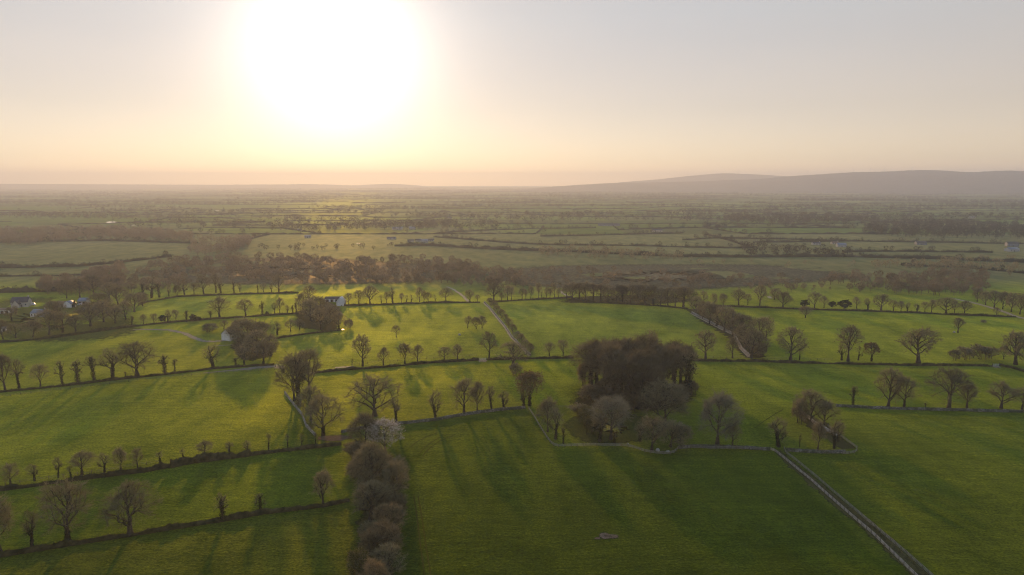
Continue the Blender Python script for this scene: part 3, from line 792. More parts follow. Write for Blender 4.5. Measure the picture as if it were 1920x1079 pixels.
# the walled copse in the middle
for it, lb in (
    ((1108, 724, 640, 78, 'copse'), 'tall tree with low leaning limbs at the left end of copse'),
    ((1118, 730, 634, 60, 'copse'), 'tall dark tree with bare twin trunks near the left end of copse'),
    ((1289, 744, 652, 48, 'ivy'), 'tall ivy-draped tree at the right end of the central copse'),
    ((1247, 796, 714, 90, 'dense'), 'big rounded brown tree in front of the copse on its right'),
    ((1145, 824, 745, 78, 'lichen'), 'pale grey lichened tree in front of the central copse'),
    ((1124, 828, 768, 36, 'slim'), 'thin tree just left of the pale lichened tree before the copse'),
    ((1152, 832, 806, 14, 'ivy'), 'dark ivy pillar below the pale lichened tree before the copse'),
    ((1027, 810, 744, 46, 'dense'), 'purplish fuzzy tree by the fence bend left of the copse'),
    ((1042, 824, 762, 34, 'slim'), 'dark ivied tree right of the fuzzy tree at the fence bend'),
    ((1056, 833, 800, 14, 'ivy'), 'ivy-wrapped stump post at the lower fence bend left of copse'),
    ((1097, 797, 764, 40, 'bud'), 'yellow-green bush left of the pale lichened tree'),
    ((1110, 815, 782, 34, 'bud'), 'low yellow-green scrub bush below the yellow-green bush'),
    ((1085, 776, 757, 34, 'bush'), 'dark bramble mound beside the yellow-green bush left of the copse'),
    ((1222, 846, 780, 64, 'round'), 'bare tree with slender pale trunk beside the two boulders'),
    ((1257, 838, 788, 66, 'dense'), 'dark bushy tree behind the two pale boulders'),
    ((1280, 832, 795, 40, 'bush'), 'dark bush right of the two pale boulders'),
    ((1200, 828, 792, 26, 'ivy'), 'dark ivy bush left of the two pale boulders'),
    ((1165, 772, 742, 50, 'bush'), 'brown undergrowth bush under the front of the copse'),
    ((1110, 752, 722, 44, 'bush'), 'brown undergrowth bush under the left end of the copse'),
    ((1100, 724, 676, 44, 'bush'), 'hanging twiggy bush on the outer left edge of the copse'),
):
    put_tree(*it, lb, 'trees of the central copse')
for it in ((1138, 742, 640, 62), (1150, 752, 648, 60), (1172, 758, 654, 62), (1192, 760, 652, 62), (1160, 728, 632, 66), (1180, 728, 624, 70), (1205, 752, 650, 60), (1226, 750, 660, 58),
           (1208, 724, 628, 64), (1135, 720, 636, 60), (1240, 745, 655, 54), (1240, 716, 632, 60), (1262, 738, 652, 54), (1276, 724, 640, 52), (1262, 712, 636, 54), (1286, 722, 648, 40), (1222, 735, 640, 58), (1152, 716, 638, 54)):
    it = (it[0], it[1], it[2] + random.uniform(-9, 9), it[3] * random.uniform(.72, 1.0))
    put_tree(*it, 'copse', 'tall dense tree packed inside the walled central copse', 'tall dense trees packed inside the copse')
for it in ((1128, 752, 722, 44), (1150, 762, 730, 46), (1180, 767, 732, 48), (1208, 767, 734, 46), (1232, 760, 728, 44), (1270, 752, 720, 46), (1292, 742, 712, 34), (1164, 756, 716, 46), (1194, 758, 716, 48), (1220, 752, 712, 44), (1140, 744, 708, 42)):
    put_tree(*it, 'thicket', 'dark brown bush below the copse', 'undergrowth of the central copse')
for it in ((1146, 760, 668, 46), (1164, 765, 672, 46), (1183, 768, 668, 48), (1202, 767, 674, 46), (1220, 763, 676, 44)):
    put_tree(*it, 'copse', 'tall dense tree packed inside the walled central copse', 'tall dense trees packed inside the copse')
print('TREES', len(TREES))

# ------------------------------------------------------------------ hedges and walls
def strip_thing(name, label, cat, pts, h, w, kind, group=None, step=None, world=None, fuzz=1.0, kindtag=None):
    """A hedge (kind 'hedge') or drystone wall (kind 'wall') along a pixel polyline."""
    W2 = poly(pts, 1.0) if world is None else world
    d0 = float(np.median(np.hypot(W2[:, 0], W2[:, 1])))
    st = step or max(0.7, d0 / 420.0)
    L = resample(W2, st)
    n = len(L)
    r = np.random.default_rng(hash_seed(label))
    t = np.gradient(L, axis=0); t /= np.linalg.norm(t, axis=1, keepdims=True) + 1e-9
    nrm = np.stack([-t[:, 1], t[:, 0]], 1)
    z0 = hgt(L[:, 0], L[:, 1])
    sm = lambda a: np.convolve(np.pad(a, 2, mode='edge'), np.ones(5) / 5, 'valid')
    if kind == 'wall':
        off = np.array([-.5, -.46, -.30, .30, .46, .5]) * w
        hh = np.array([-.3, .45, .98, 1.0, .45, -.3]) * h
        jit = 0.05
        hj = 1 + sm(r.normal(size=n)) * 0.10
    else:
        a = np.linspace(-0.25, math.pi + 0.25, 9)
        off = -np.cos(a) * w * 0.5; hh = np.maximum(np.sin(a), -.3) * h
        jit = 0.16
        hj = 1 + sm(r.normal(size=n)) * 0.45 + 0.22 * np.sin(np.arange(n) * st / 7.0 + r.uniform(0, 6)) * np.sin(np.arange(n) * st / 17.0)
    k = len(off)
    o2 = off[None, :] * (1 + r.normal(size=(n, k)) * jit)
    h2 = hh[None, :] * hj[:, None] * (1 + r.normal(size=(n, k)) * jit * 0.7)
    X = L[:, None, 0] + nrm[:, None, 0] * o2; Y = L[:, None, 1] + nrm[:, None, 1] * o2; Z = z0[:, None] + h2
    V = np.stack([X, Y, Z], -1).reshape(-1, 3)
    i = np.arange(n - 1)[:, None] * k; j = np.arange(k - 1)[None, :]
    Q = np.stack([i + j, i + j + 1, i + k + j + 1, i + k + j], -1).reshape(-1, 4)
    mb = MB(); org = np.array([L[0, 0], L[0, 1], z0[0]])
    mb.add(V - org, Q)
    if kind == 'hedge' and fuzz > 0:
        m = int(n * 9 * fuzz)
        ii = r.integers(0, n, m); jj = r.integers(1, k - 1, m)
        p = V.reshape(n, k, 3)[ii, jj] - org + r.normal(size=(m, 3)) * 0.12
        d = r.normal(size=(m, 3)) * 0.6 + np.array([0, 0, 0.8]); d /= np.linalg.norm(d, axis=1, keepdims=True)
        s = max(0.45, d0 / 500.0)
        T = tris_from(p, d * (r.uniform(.4, 1.3, m) * s * min(1.5, h / 1.4))[:, None], np.full(m, 0.16 * s + 0.03), r)
        mb.add(T[0], None, T[1])
    mt = (M['palestone'] if 'pale' in label else M['stone']) if kind == 'wall' else (M['hedge'] if d0 < 700 else M['hedgefar'])
    o = link(name, mb.mesh(name, mt), None, tuple(org))
    tag(o, label, cat, group, kindtag)
    return o


HED = [
    ('low dark hedge bank crossing the bottom left corner', [(-40, 1051), (0, 1044), (133, 1022), (250, 1004), (417, 977), (490, 964), (607, 950), (655, 939)], 1.5, 1.9),
    ('thick dark hedge bank sloping below the sunlit left field', [(-40, 926), (0, 920), (133, 902), (267, 885), (320, 876)], 1.6, 2.2),
    ('overgrown bramble stretch of hedge below the sunlit left field', [(320, 876), (360, 868), (400, 863), (470, 854)], 2.6, 2.8),
    ('low hedge bank running up to the muddy gateway', [(470, 854), (534, 846), (590, 840), (640, 834)], 1.4, 2.0),
    ('roadside hedge along the lane under the ivy-clad trees', [(-40, 742), (0, 736), (133, 723), (233, 711), (310, 703), (400, 692), (470, 687), (514, 685)], 1.4, 2.2),
    ('long dark hedge left of the first field gate', [(590, 700), (640, 695), (723, 689), (807, 681), (897, 676)], 1.5, 2.2),
    ('long dark hedge between the field gate and the copse', [(913, 675), (960, 674), (1000, 673), (1075, 672)], 1.5, 2.2),
    ('long dark hedge from the copse to the right-hand gate', [(1296, 677), (1413, 678), (1547, 682), (1714, 686), (1860, 687)], 1.5, 2.2),
    ('short hedge right of the right-hand gate', [(1874, 686), (1895, 690), (1930, 700)], 1.5, 2.2),
    ('far hedge under the tree row left of centre', [(640, 574), (773, 570), (900, 568)], 1.5, 2.6),
    ('far hedge behind the pasture at centre', [(918, 567), (970, 564), (1030, 561), (1074, 559)], 1.5, 2.6),
    ('far curved hedge edging the wood strip', [(1074, 560), (1100, 567), (1160, 570), (1230, 574), (1290, 580)], 1.5, 2.6),
    ('far hedge under the tree row at right', [(1300, 574), (1347, 575), (1447, 578), (1580, 583), (1747, 589), (1904, 595)], 1.5, 2.8),
    ('hedge topping the left pasture', [(262, 572), (277, 566), (334, 557), (434, 553), (560, 550)], 1.5, 2.8),
    ('hedge above the farm driveway', [(235, 615), (280, 609), (334, 604), (395, 599), (434, 597), (560, 589)], 1.5, 2.6),
    ('thin hedge running right from the cottage clump', [(515, 636), (560, 629), (600, 624), (638, 620)], 1.2, 2.0),
    ('dark scrubby hedge along the village edge field', [(-20, 644), (40, 640), (110, 633), (170, 624), (240, 614)], 1.6, 3.0),
    ('hedge behind the village field on the far left', [(-20, 549), (50, 548), (115, 546)], 3.4, 6.0),
    ('shrubby hedge across the plain on the far left', [(-20, 503), (60, 502), (150, 500), (240, 491), (320, 482)], 3.6, 7.0),
    ('hedge below the dark wood at upper left', [(0, 455), (90, 453), (200, 452), (300, 455), (370, 457)], 3.0, 6.0),
    ('long straight hedge on the plain right of the white farm', [(814, 445), (940, 455), (1040, 460), (1280, 464), (1413, 466)], 2.6, 6.0),
    ('long scrubby hedge on the plain below the white farm', [(740, 462), (807, 461), (907, 467), (1040, 472), (1160, 477), (1280, 482), (1380, 483), (1597, 482), (1764, 486), (1930, 493)], 4.0, 8.0),
    ('hedge rising right from the white farm', [(820, 438), (900, 433), (1007, 430), (1117, 428)], 2.6, 6.0),
    ('hedge below the long grey shed', [(1014, 444), (1150, 441), (1280, 438)], 2.6, 6.0),
    ('hedge below the right farm on the plain', [(1413, 455), (1614, 453), (1760, 455), (1930, 458)], 2.8, 7.0),
    ('slanting hedge from the right farm down the plain', [(1320, 440), (1370, 452), (1413, 466)], 2.4, 5.0),
    ('hedge above the slanting hedge on the right plain', [(1280, 451), (1340, 447), (1470, 449), (1610, 453)], 2.4, 5.0),
    ('hedge right of the right farm', [(1580, 473), (1700, 472), (1860, 474)], 2.8, 7.0),
    ('hedge behind the right hand wood', [(1690, 498), (1800, 502), (1930, 514)], 3.2, 7.0),
    ('hedge between the twin far left fields', [(0, 519), (80, 518), (180, 516)], 1.8, 4.0),
    ('slanting hedge from the dark wood to the plain', [(440, 468), (470, 448), (505, 440)], 3.0, 7.0),
]
for lb, pts, h, w in HED:
    strip_thing('hedge', lb, 'hedge', pts, h * (.78 if h < 2.0 else .9), w * .8, 'hedge', 'field hedges')
WAL = [
    ('pale curved stone wall dropping down to the muddy gateway', [(534, 738), (551, 760), (567, 780), (574, 800), (592, 819)]),
    ('mossy drystone wall under the tree row left of the copse', [(742, 797), (780, 793), (817, 789), (860, 781), (907, 774), (950, 769), (985, 767)]),
    ('thin pale stone wall beside the central hedge', [(908, 568), (922, 582), (934, 597), (948, 614), (960, 633), (975, 648), (987, 660), (995, 668)]),
    ('pale stone wall beside the trees right of the copse', [(1297, 587), (1320, 599), (1347, 613), (1377, 628), (1386, 645), (1392, 655), (1407, 669)]),
    ('mossy stone wall under the big trees at right', [(1567, 763), (1640, 767), (1714, 769), (1800, 771), (1940, 774)]),
    ('pale stone wall on the left of the fenced corner', [(1493, 766), (1510, 780), (1527, 795), (1550, 808), (1572, 820)]),
    ('dark stone wall below the fenced corner trees', [(1474, 846), (1500, 848), (1540, 850), (1585, 850)]),
    ('low stone wall under the lichened tree', [(1271, 842), (1300, 839), (1380, 841), (1444, 845)]),
    ('little stone wall beside the muddy gateway', [(640, 812), (660, 808), (690, 803)]),
]
for lb, pts in WAL:
    strip_thing('stone_wall', lb, 'wall', pts, 1.25, 0.6, 'wall', 'stone field walls')

# ------------------------------------------------------------------ fences
def post_mesh(h=1.25, s=0.13):
    mb = MB()
    mb.box(-s / 2, s / 2, -s / 2, s / 2, -0.3, h)
    mb.add([(-s / 2, -s / 2, h), (s / 2, -s / 2, h), (s / 2, s / 2, h), (-s / 2, s / 2, h), (0, 0, h + .06)], None, [(0, 1, 4), (1, 2, 4), (2, 3, 4), (3, 0, 4)])
    return mb.mesh('fence_post', M['post'])


POST = post_mesh()


def fence(label, pts, spacing=2.4, rails=(0.42, 0.78, 1.12), rh=0.15, rt=0.06, group=None, most=100, rm='rail'):
    L = poly(pts, 0.5)
    tot = float(np.sum(np.hypot(*np.diff(L, axis=0).T)))
    sp = max(spacing, tot / (most - 2))
    K = resample(L, sp)
    org = np.array([K[0, 0], K[0, 1], float(hgt(K[0, 0], K[0, 1]))])
    root = empty('timber_fence', tuple(org))
    tag(root, label, 'fence', group)
    t = np.gradient(K, axis=0)
    zk = hgt(K[:, 0], K[:, 1])
    for q in range(len(K)):
        p = link('post', POST, root, (K[q, 0] - org[0], K[q, 1] - org[1], zk[q] - org[2]))
        p.rotation_euler = (random.uniform(-.03, .03), random.uniform(-.03, .03), math.atan2(t[q, 1], t[q, 0]))
    n_ = np.stack([-t[:, 1], t[:, 0]], 1); n_ /= np.linalg.norm(n_, axis=1, keepdims=True)
    for z in rails:
        mb = MB()
        for q in range(len(K) - 1):
            a = np.array([K[q, 0], K[q, 1], zk[q] + z]) - org; b = np.array([K[q + 1, 0], K[q + 1, 1], zk[q + 1] + z]) - org
            a[2] += random.uniform(-.02, .02); b[2] += random.uniform(-.02, .02)
            d = b - a
            nn = np.array([n_[q, 0], n_[q, 1], 0]) * rt / 2; off = np.array([n_[q, 0], n_[q, 1], 0]) * 0.1
            up = np.array([0, 0, rh / 2])
            b = b - d * 0.004
            V = [a + off - nn - up, a + off + nn - up, a + off + nn + up, a + off - nn + up, b + off - nn - up, b + off + nn - up, b + off + nn + up, b + off - nn + up]
            mb.add(V, [(0, 1, 2, 3), (7, 6, 5, 4), (0, 4, 5, 1), (1, 5, 6, 2), (2, 6, 7, 3), (3, 7, 4, 0)])
        link('rail', mb.mesh('fence_rail', M[rm]), root)
    return root


fence('pale timber fence along the left side of the lane at right', [(1444, 845), (1450, 846), (1470, 862), (1520, 903), (1576, 953), (1640, 1008), (1712, 1079), (1745, 1112)], rm='palerail', rh=.21)
fence('timber fence with dark posts along the right side of the lane', [(1470, 843), (1472, 851), (1490, 864), (1530, 897), (1600, 957), (1660, 1008), (1700, 1042), (1739, 1077), (1775, 1109)])
fence('pale timber fence bending around the front of the copse', [(991, 768), (998, 778), (1012, 802), (1026, 824), (1034, 834), (1042, 839), (1075, 838), (1107, 837), (1174, 838), (1190, 842), (1207, 848), (1227, 852), (1250, 853), (1262, 852), (1268, 847), (1273, 841), (1280, 840)])
fence('timber fence continuing right from the copse to the lane', [(1282, 840), (1330, 843), (1380, 843), (1430, 845), (1443, 845)])
fence('rounded timber fence at the tip of the fenced corner', [(1580, 853), (1600, 852), (1607, 848), (1608, 843), (1600, 837), (1585, 826), (1570, 815), (1552, 800)])
WIREP = dict(rails=(0.5, 1.0), rh=0.05, rt=0.03)
fence('thin post fence on the field side of the upper left lane', [(-20, 748), (60, 738), (150, 728), (250, 715), (330, 707), (420, 700), (515, 694)], 4.0, **WIREP)
fence('thin post fence behind the long hedge left of copse', [(660, 685), (723, 680), (807, 673), (893, 668)], 4.0, **WIREP)
fence('thin post fence behind the long hedge right of copse', [(1300, 671), (1380, 672), (1480, 674), (1560, 676)], 4.0, **WIREP)
fence('thin post fence beside the second lowest left hedge', [(10, 910), (100, 898), (200, 884), (300, 868)], 4.0, **WIREP)
fence('thin dark fence across the grass left of the copse', [(1044, 765), (1070, 765), (1095, 764)], 3.5, **WIREP)

# ------------------------------------------------------------------ ground
def axis_grid(fine0, fine1, step, lo, hi, g=1.12):
    a = list(np.arange(fine0, fine1 + step, step))
    s = step
    while a[-1] < hi:
        s *= g; a.append(min(hi, a[-1] + s))
    b = []; s = step; v = fine0
    while v > lo:
        s *= g; v = max(lo, v - s); b.append(v)
    return np.array(b[::-1] + a)


EDGE = 18000.0
gx = axis_grid(-440, 440, 3.6, -EDGE, EDGE)
gy = axis_grid(90, 680, 3.6, -6000, EDGE)
GX, GY = np.meshgrid(gx, gy)
GZ = hgt(GX, GY)
V = np.stack([GX, GY, GZ], -1).reshape(-1, 3)
nx, ny = len(gx), len(gy)
i = (np.arange(ny - 1)[:, None] * nx + np.arange(nx - 1)[None, :])
Q = np.stack([i, i + 1, i + nx + 1, i + nx], -1).reshape(-1, 4)
gm = np_mesh('ground', V, Q, M['grass'], smooth=True)
# tint per field; near ones darkened in place of shade, left field lifted for sun
SWARD_SHADE = [
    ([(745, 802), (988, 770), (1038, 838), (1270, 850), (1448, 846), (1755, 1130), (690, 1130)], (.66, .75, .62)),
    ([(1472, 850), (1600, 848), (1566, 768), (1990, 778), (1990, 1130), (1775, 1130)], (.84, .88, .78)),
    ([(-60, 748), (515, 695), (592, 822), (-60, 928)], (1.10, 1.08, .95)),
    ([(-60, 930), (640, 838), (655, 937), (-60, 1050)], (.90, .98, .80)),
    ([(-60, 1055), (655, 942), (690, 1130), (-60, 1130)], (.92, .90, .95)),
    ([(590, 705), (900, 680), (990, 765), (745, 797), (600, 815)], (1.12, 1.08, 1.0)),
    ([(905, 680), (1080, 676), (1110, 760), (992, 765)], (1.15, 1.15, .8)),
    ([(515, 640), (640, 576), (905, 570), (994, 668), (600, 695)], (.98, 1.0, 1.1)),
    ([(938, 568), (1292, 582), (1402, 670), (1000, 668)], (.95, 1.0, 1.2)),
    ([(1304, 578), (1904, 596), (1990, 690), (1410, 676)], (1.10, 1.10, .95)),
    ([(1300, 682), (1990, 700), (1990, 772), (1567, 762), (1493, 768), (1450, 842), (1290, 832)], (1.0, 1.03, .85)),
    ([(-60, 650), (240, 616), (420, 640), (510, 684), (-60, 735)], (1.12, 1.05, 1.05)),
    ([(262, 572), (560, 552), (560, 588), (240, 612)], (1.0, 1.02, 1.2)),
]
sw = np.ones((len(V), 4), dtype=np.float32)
for pp, tnt in SWARD_SHADE:
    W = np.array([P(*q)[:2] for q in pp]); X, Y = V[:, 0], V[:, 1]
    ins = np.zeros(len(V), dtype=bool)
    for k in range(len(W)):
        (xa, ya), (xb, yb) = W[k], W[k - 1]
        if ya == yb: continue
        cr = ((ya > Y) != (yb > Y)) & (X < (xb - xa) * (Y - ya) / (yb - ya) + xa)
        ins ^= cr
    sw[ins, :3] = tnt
gm.attributes.new('sward_shade', 'FLOAT_COLOR', 'POINT').data.foreach_set('color', sw.ravel())
g = link('ground', gm)
tag(g, 'green pasture land stretching to the horizon', 'ground', None, 'structure')


def drape_ribbon(name, pts, width, m, lift=0.07, kind='structure', label=None, cat=None, jit=0.15, world=None):
    L = poly(pts, 2.0) if world is None else world
    n = len(L); r = np.random.default_rng(len(pts) + n)
    t = np.gradient(L, axis=0); t /= np.linalg.norm(t, axis=1, keepdims=True) + 1e-9
    nrm = np.stack([-t[:, 1], t[:, 0]], 1)
    wv = np.broadcast_to(np.asarray(width, dtype=float), (n,)) if np.ndim(width) == 0 else np.interp(np.linspace(0, 1, n), np.linspace(0, 1, len(width)), width)
    offs = np.array([-.5, -.17, .17, .5])
    o = offs[None] * wv[:, None] * (1 + r.normal(size=(n, 4)) * jit)
    X = L[:, None, 0] + nrm[:, None, 0] * o; Y = L[:, None, 1] + nrm[:, None, 1] * o
    Z = hgt(X, Y) + lift
    V = np.stack([X, Y, Z], -1).reshape(-1, 3)
    i = np.arange(n - 1)[:, None] * 4; j = np.arange(3)[None]
    Q = np.stack([i + j, i + j + 1, i + 4 + j + 1, i + 4 + j], -1).reshape(-1, 4)
    ob = link(name, inside(np_mesh(name, V, Q, m, smooth=True), np.tile([0.05, .75, .75, 0.05], n)))
    return tag(ob, label, cat, None, kind)


def drape_blob(name, c, rx, ry, m, lift=0.09, seed=0, label=None, cat=None, rot=0.0, n=40, rough=0.25, kind='structure', pix=True, z=None):
    """Irregular draped patch; c, rx, ry in pixels of the photograph (pix) or metres."""
    r = np.random.default_rng(seed)
    th = np.linspace(0, 2 * math.pi, n, endpoint=False)
    k = 1 + rough * (np.sin(th * 2 + r.uniform(0, 6)) * .4 + np.sin(th * 3 + r.uniform(0, 6)) * .4 + np.sin(th * 5 + r.uniform(0, 6)) * .3 + r.normal(size=n) * .12)
    rings = [0.0, .25, .5, .75, 1.0]
    pts = []
    for q in rings:
        for a, kk in zip(th, k):
            dx, dy = math.cos(a) * rx * kk * q, math.sin(a) * ry * kk * q
            x, y = P(c[0] + dx, c[1] + dy)[:2]
            pts.append((x, y, (hgt(x, y) if z is None else z) + lift))
    V = np.array(pts, dtype=float)
    V[:n] = V[:n].mean(0)
    i = np.arange(len(rings) - 1)[:, None] * n; j = np.arange(n)[None]; j2 = (j + 1) % n
    Q = np.stack([i + j, i + j2, i + n + j2, i + n + j], -1).reshape(-1, 4)
    Q = Q[n:]; T = np.array([(0, n + a, n + (a + 1) % n) for a in range(n)])
    ob = link(name, inside(np_mesh(name, V, [Q, T], m, smooth=True), np.repeat([.9, .9, .8, .45, 0.0], n)))
    return tag(ob, label, cat, None, kind)


drape_blob('earth_patch', (1140, 1006), 19, 6.0, M['earth'], seed=3, label='bare earth patch in the near field', cat='ground', rough=.35)
drape_blob('earth_patch', (1120, 1010), 7, 2.0, M['earth'], seed=5, label='small bare earth spot beside the larger earth patch', cat='ground')
drape_ribbon('path', [(596, 822), (612, 822), (630, 822), (660, 820)], [4, 6, 6, 3], M['dirt'], label='muddy gateway ground', cat='path')
drape_ribbon('path', [(1457, 846), (1472, 860), (1510, 893), (1590, 958), (1652, 1008), (1726, 1079), (1760, 1112)], [2.5, 4, 5, 5.2, 5.4, 5.6, 5.6], M['lane'], label='overgrown lane between two fences', cat='path')
drape_ribbon('path', [(380, 700), (443, 694), (480, 690), (516, 687)], [1.0, 3.2, 5.5, 6], M['gravel'], label='grey lane surface', cat='path')
drape_ribbon('path', [(240, 620), (267, 618), (317, 619), (344, 625), (362, 633), (380, 640), (400, 641), (426, 638)], 4.2, M['gravel'], label='gravel farm driveway', cat='path')
drape_ribbon('path', [(404, 648), (420, 648), (436, 647)], 1.4, M['pale'], label='pale garden path', cat='path')
drape_ribbon('path', [(575, 700), (600, 698), (626, 692)], [2, 3, 2], M['gravel'], label='grey field track', cat='path')
drape_ribbon('path', [(628, 690), (645, 689), (664, 688)], 2.6, M['pale'], label='pale sunlit track behind hedge', cat='path')
drape_ribbon('path', [(838, 538), (850, 543), (862, 551), (870, 557), (878, 566)], 3.0, M['pale'], label='pale track curving to the far hedge', cat='path')
drape_ribbon('path', [(1786, 560), (1820, 567), (1847, 574), (1880, 584), (1906, 594), (1930, 600)], 4.0, M['pale'], label='pale track at the right edge', cat='path')
drape_ribbon('path', [(906, 568), (920, 582), (932, 597), (946, 614), (958, 633), (973, 648), (985, 660), (993, 668)], 1.6, M['pale'], label='pale cattle track beside the central wall', cat='path')
drape_ribbon('path', [(1295, 588), (1318, 600), (1345, 614), (1374, 628), (1384, 645), (1390, 656), (1404, 670)], 1.8, M['pale'], label='pale cattle track beside the wall right of copse', cat='path')
drape_ribbon('path', [(1050, 545), (1056, 551), (1065, 556)], 3.0, M['pale'], label='pale track end', cat='path')
drape_ribbon('path', [(1440, 556), (1446, 560)], 4.0, M['pale'], label='pale track gap', cat='path')
for k, pts in enumerate(([(786, 852), (794, 842), (806, 832), (822, 822), (842, 814)], [(792, 856), (801, 845), (814, 834), (832, 824), (856, 814)],
                         [(770, 838), (780, 830), (796, 821), (820, 812)], [(776, 930), (782, 970), (788, 1020), (797, 1085)], [(784, 930), (791, 970), (798, 1020), (809, 1085)],
                         [(1415, 803), (1430, 792), (1448, 780), (1468, 768)])):
    drape_ribbon('path', pts, 0.42, M['wheel'], 0.05, label='faint tyre mark in the grass', cat='path')
# leaf-strewn ground under belts and the copse
drape_ribbon('leaf_litter_ground', [(655, 830), (690, 850), (715, 900), (712, 960), (712, 1020), (700, 1079), (690, 1120)], [8, 15, 17, 15, 13, 12, 12], M['litter'], 0.05, label='leaf litter under the front belt', cat='ground')
drape_blob('leaf_litter_ground', (1190, 740), 112, 36, M['litter'], .05, 8, label='leaf litter under the copse', cat='ground')
drape_blob('rough_grass_ground', (1150, 803), 105, 31, M['rough'], .035, 9, label='rough grass in front of the copse', cat='ground', rough=.1)
drape_ribbon('leaf_litter_ground', [(1500, 772), (1525, 792), (1555, 815), (1590, 842)], [3, 10, 9, 6], M['litter'], 0.05, label='leaf litter in the fenced corner', cat='ground')
drape_blob('leaf_litter_ground', (1180, 562), 120, 10, M['litter'], .05, 12, label='leaf litter under the far wood strip', cat='ground')
drape_blob('rough_grass_ground', (90, 600), 190, 42, M['rough'], .04, 13, label='rough ground of the village edge', cat='ground', rough=.15)
drape_blob('leaf_litter_ground', (475, 655), 48, 20, M['litter'], .05, 14, label='leaf litter by the cottage', cat='ground')
drape_blob('leaf_litter_ground', (600, 596), 52, 26, M['litter'], .05, 15, label='leaf litter by the stable', cat='ground')
drape_ribbon('leaf_litter_ground', [(1300, 580), (1335, 602), (1375, 622), (1400, 648), (1418, 672)], [14, 18, 20, 18, 14], M['litter'], .05, label='leaf litter by the pale wall', cat='ground')
drape_blob('scrubland', (1240, 519), 370, 26, M['scrubland'], .12, 16, label='brown scrubland on the plain', cat='ground', rough=.12, n=80)
drape_blob('scrubland', (560, 510), 350, 26, M['scrubland'], .12, 17, label='brown woodland floor on the plain', cat='ground', rough=.12, n=80)

# water
drape_blob('water', (209, 417.5), 10, 1.6, M['water'], .5, 21, label='shining pond on the far plain', cat='pond')
drape_blob('water', (204, 419), 7, 0.8, M['water'], .55, 22, label='shining pond edge on the far plain', cat='pond')
drape_blob('water', (643, 618.5), 2.5, 0.7, M['water'], .15, 23, label='small glinting pool by the clump', cat='pond')
for k, (x, y, a) in enumerate(((407, 395.3, 5), (527, 431, 3), (233, 407, 2), (93, 387, 2), (560, 432, 3), (672, 457, 4), (250, 423, 4))):
    drape_blob('water', (x, y), a, 0.5, M['water'], .5, 30 + k, label='glinting water on the far plain', cat='pond')

# ------------------------------------------------------------------ far field patchwork, hedgerows, woods (stuff)
frng = np.random.default_rng(11)


def far_patchwork():
    ang = R(-9)
    ca, sa = math.cos(ang), math.sin(ang)
    verts, faces, tints = [], [], []
    edges = []
    tint_set = np.array([(0.050, 0.078, 0.024), (0.065, 0.095, 0.028), (0.085, 0.108, 0.034), (0.070, 0.074, 0.036), (0.085, 0.082, 0.046), (0.050, 0.062, 0.028), (0.105, 0.122, 0.042), (0.060, 0.060, 0.034)])
    bands = [(1330, 2600, 230, 150), (2600, 5200, 340, 240), (5200, 9000, 520, 380), (9000, 14500, 900, 700)]
    for (y0, y1, dx, dy) in bands:
        nyb = int((y1 - y0) / dy)
        hw = y1 * 0.95 + 400
        nxb = int(2 * hw / dx)
        jx = frng.normal(size=(nyb + 1, nxb + 1)) * dx * 0.3; jy = frng.normal(size=(nyb + 1, nxb + 1)) * dy * 0.24
        rowshift = frng.uniform(-.5, .5, nyb + 1)[:, None] * dx * 0.0
        xs = np.linspace(-hw, hw, nxb + 1)[None, :] + jx + rowshift
        ys = np.linspace(y0, y1, nyb + 1)[:, None] + jy
        jy[0] *= 0; jy[-1] *= 0
        ys[0] = y0; ys[-1] = y1
        ys = ys + 0.12 * xs * np.clip((ys - y0) / (y1 - y0), 0, 1) * np.clip((y1 - ys) / (y1 - y0), 0, 1) * 1.6
        for a in range(nyb):
            for b in range(nxb):
                q = [(xs[a, b], ys[a, b]), (xs[a, b + 1], ys[a, b + 1]), (xs[a + 1, b + 1], ys[a + 1, b + 1]), (xs[a + 1, b], ys[a + 1, b])]
                if abs(q[0][0]) > q[0][1] * 0.92 + 200: continue
                n0 = len(verts)
                verts.extend([(x, y, 0.25 + hgt(x, y)) for x, y in q]); faces.append((n0, n0 + 1, n0 + 2, n0 + 3))
                t = tint_set[frng.integers(0, len(tint_set))] * frng.uniform(.8, 1.2)
                tints.append(t * 1.3)  # far field tints lightened to stand in for haze
                if frng.random() < 0.66: edges.append((q[0], q[1], dy))
                if frng.random() < 0.5: edges.append((q[0], q[3], dy))
    me = np_mesh('far_fields', np.array(verts), np.array(faces), M['far'])
    at = me.attributes.new('tint', 'FLOAT_COLOR', 'FACE')
    arr = np.concatenate([np.array(tints), np.ones((len(tints), 1))], 1).astype(np.float32)
    at.data.foreach_set('color', arr.ravel())
    o = link('fields', me)
    tag(o, 'patchwork of green and brown fields on the far plain', 'fields', None, 'structure')
    return edges


EDGES = far_patchwork()


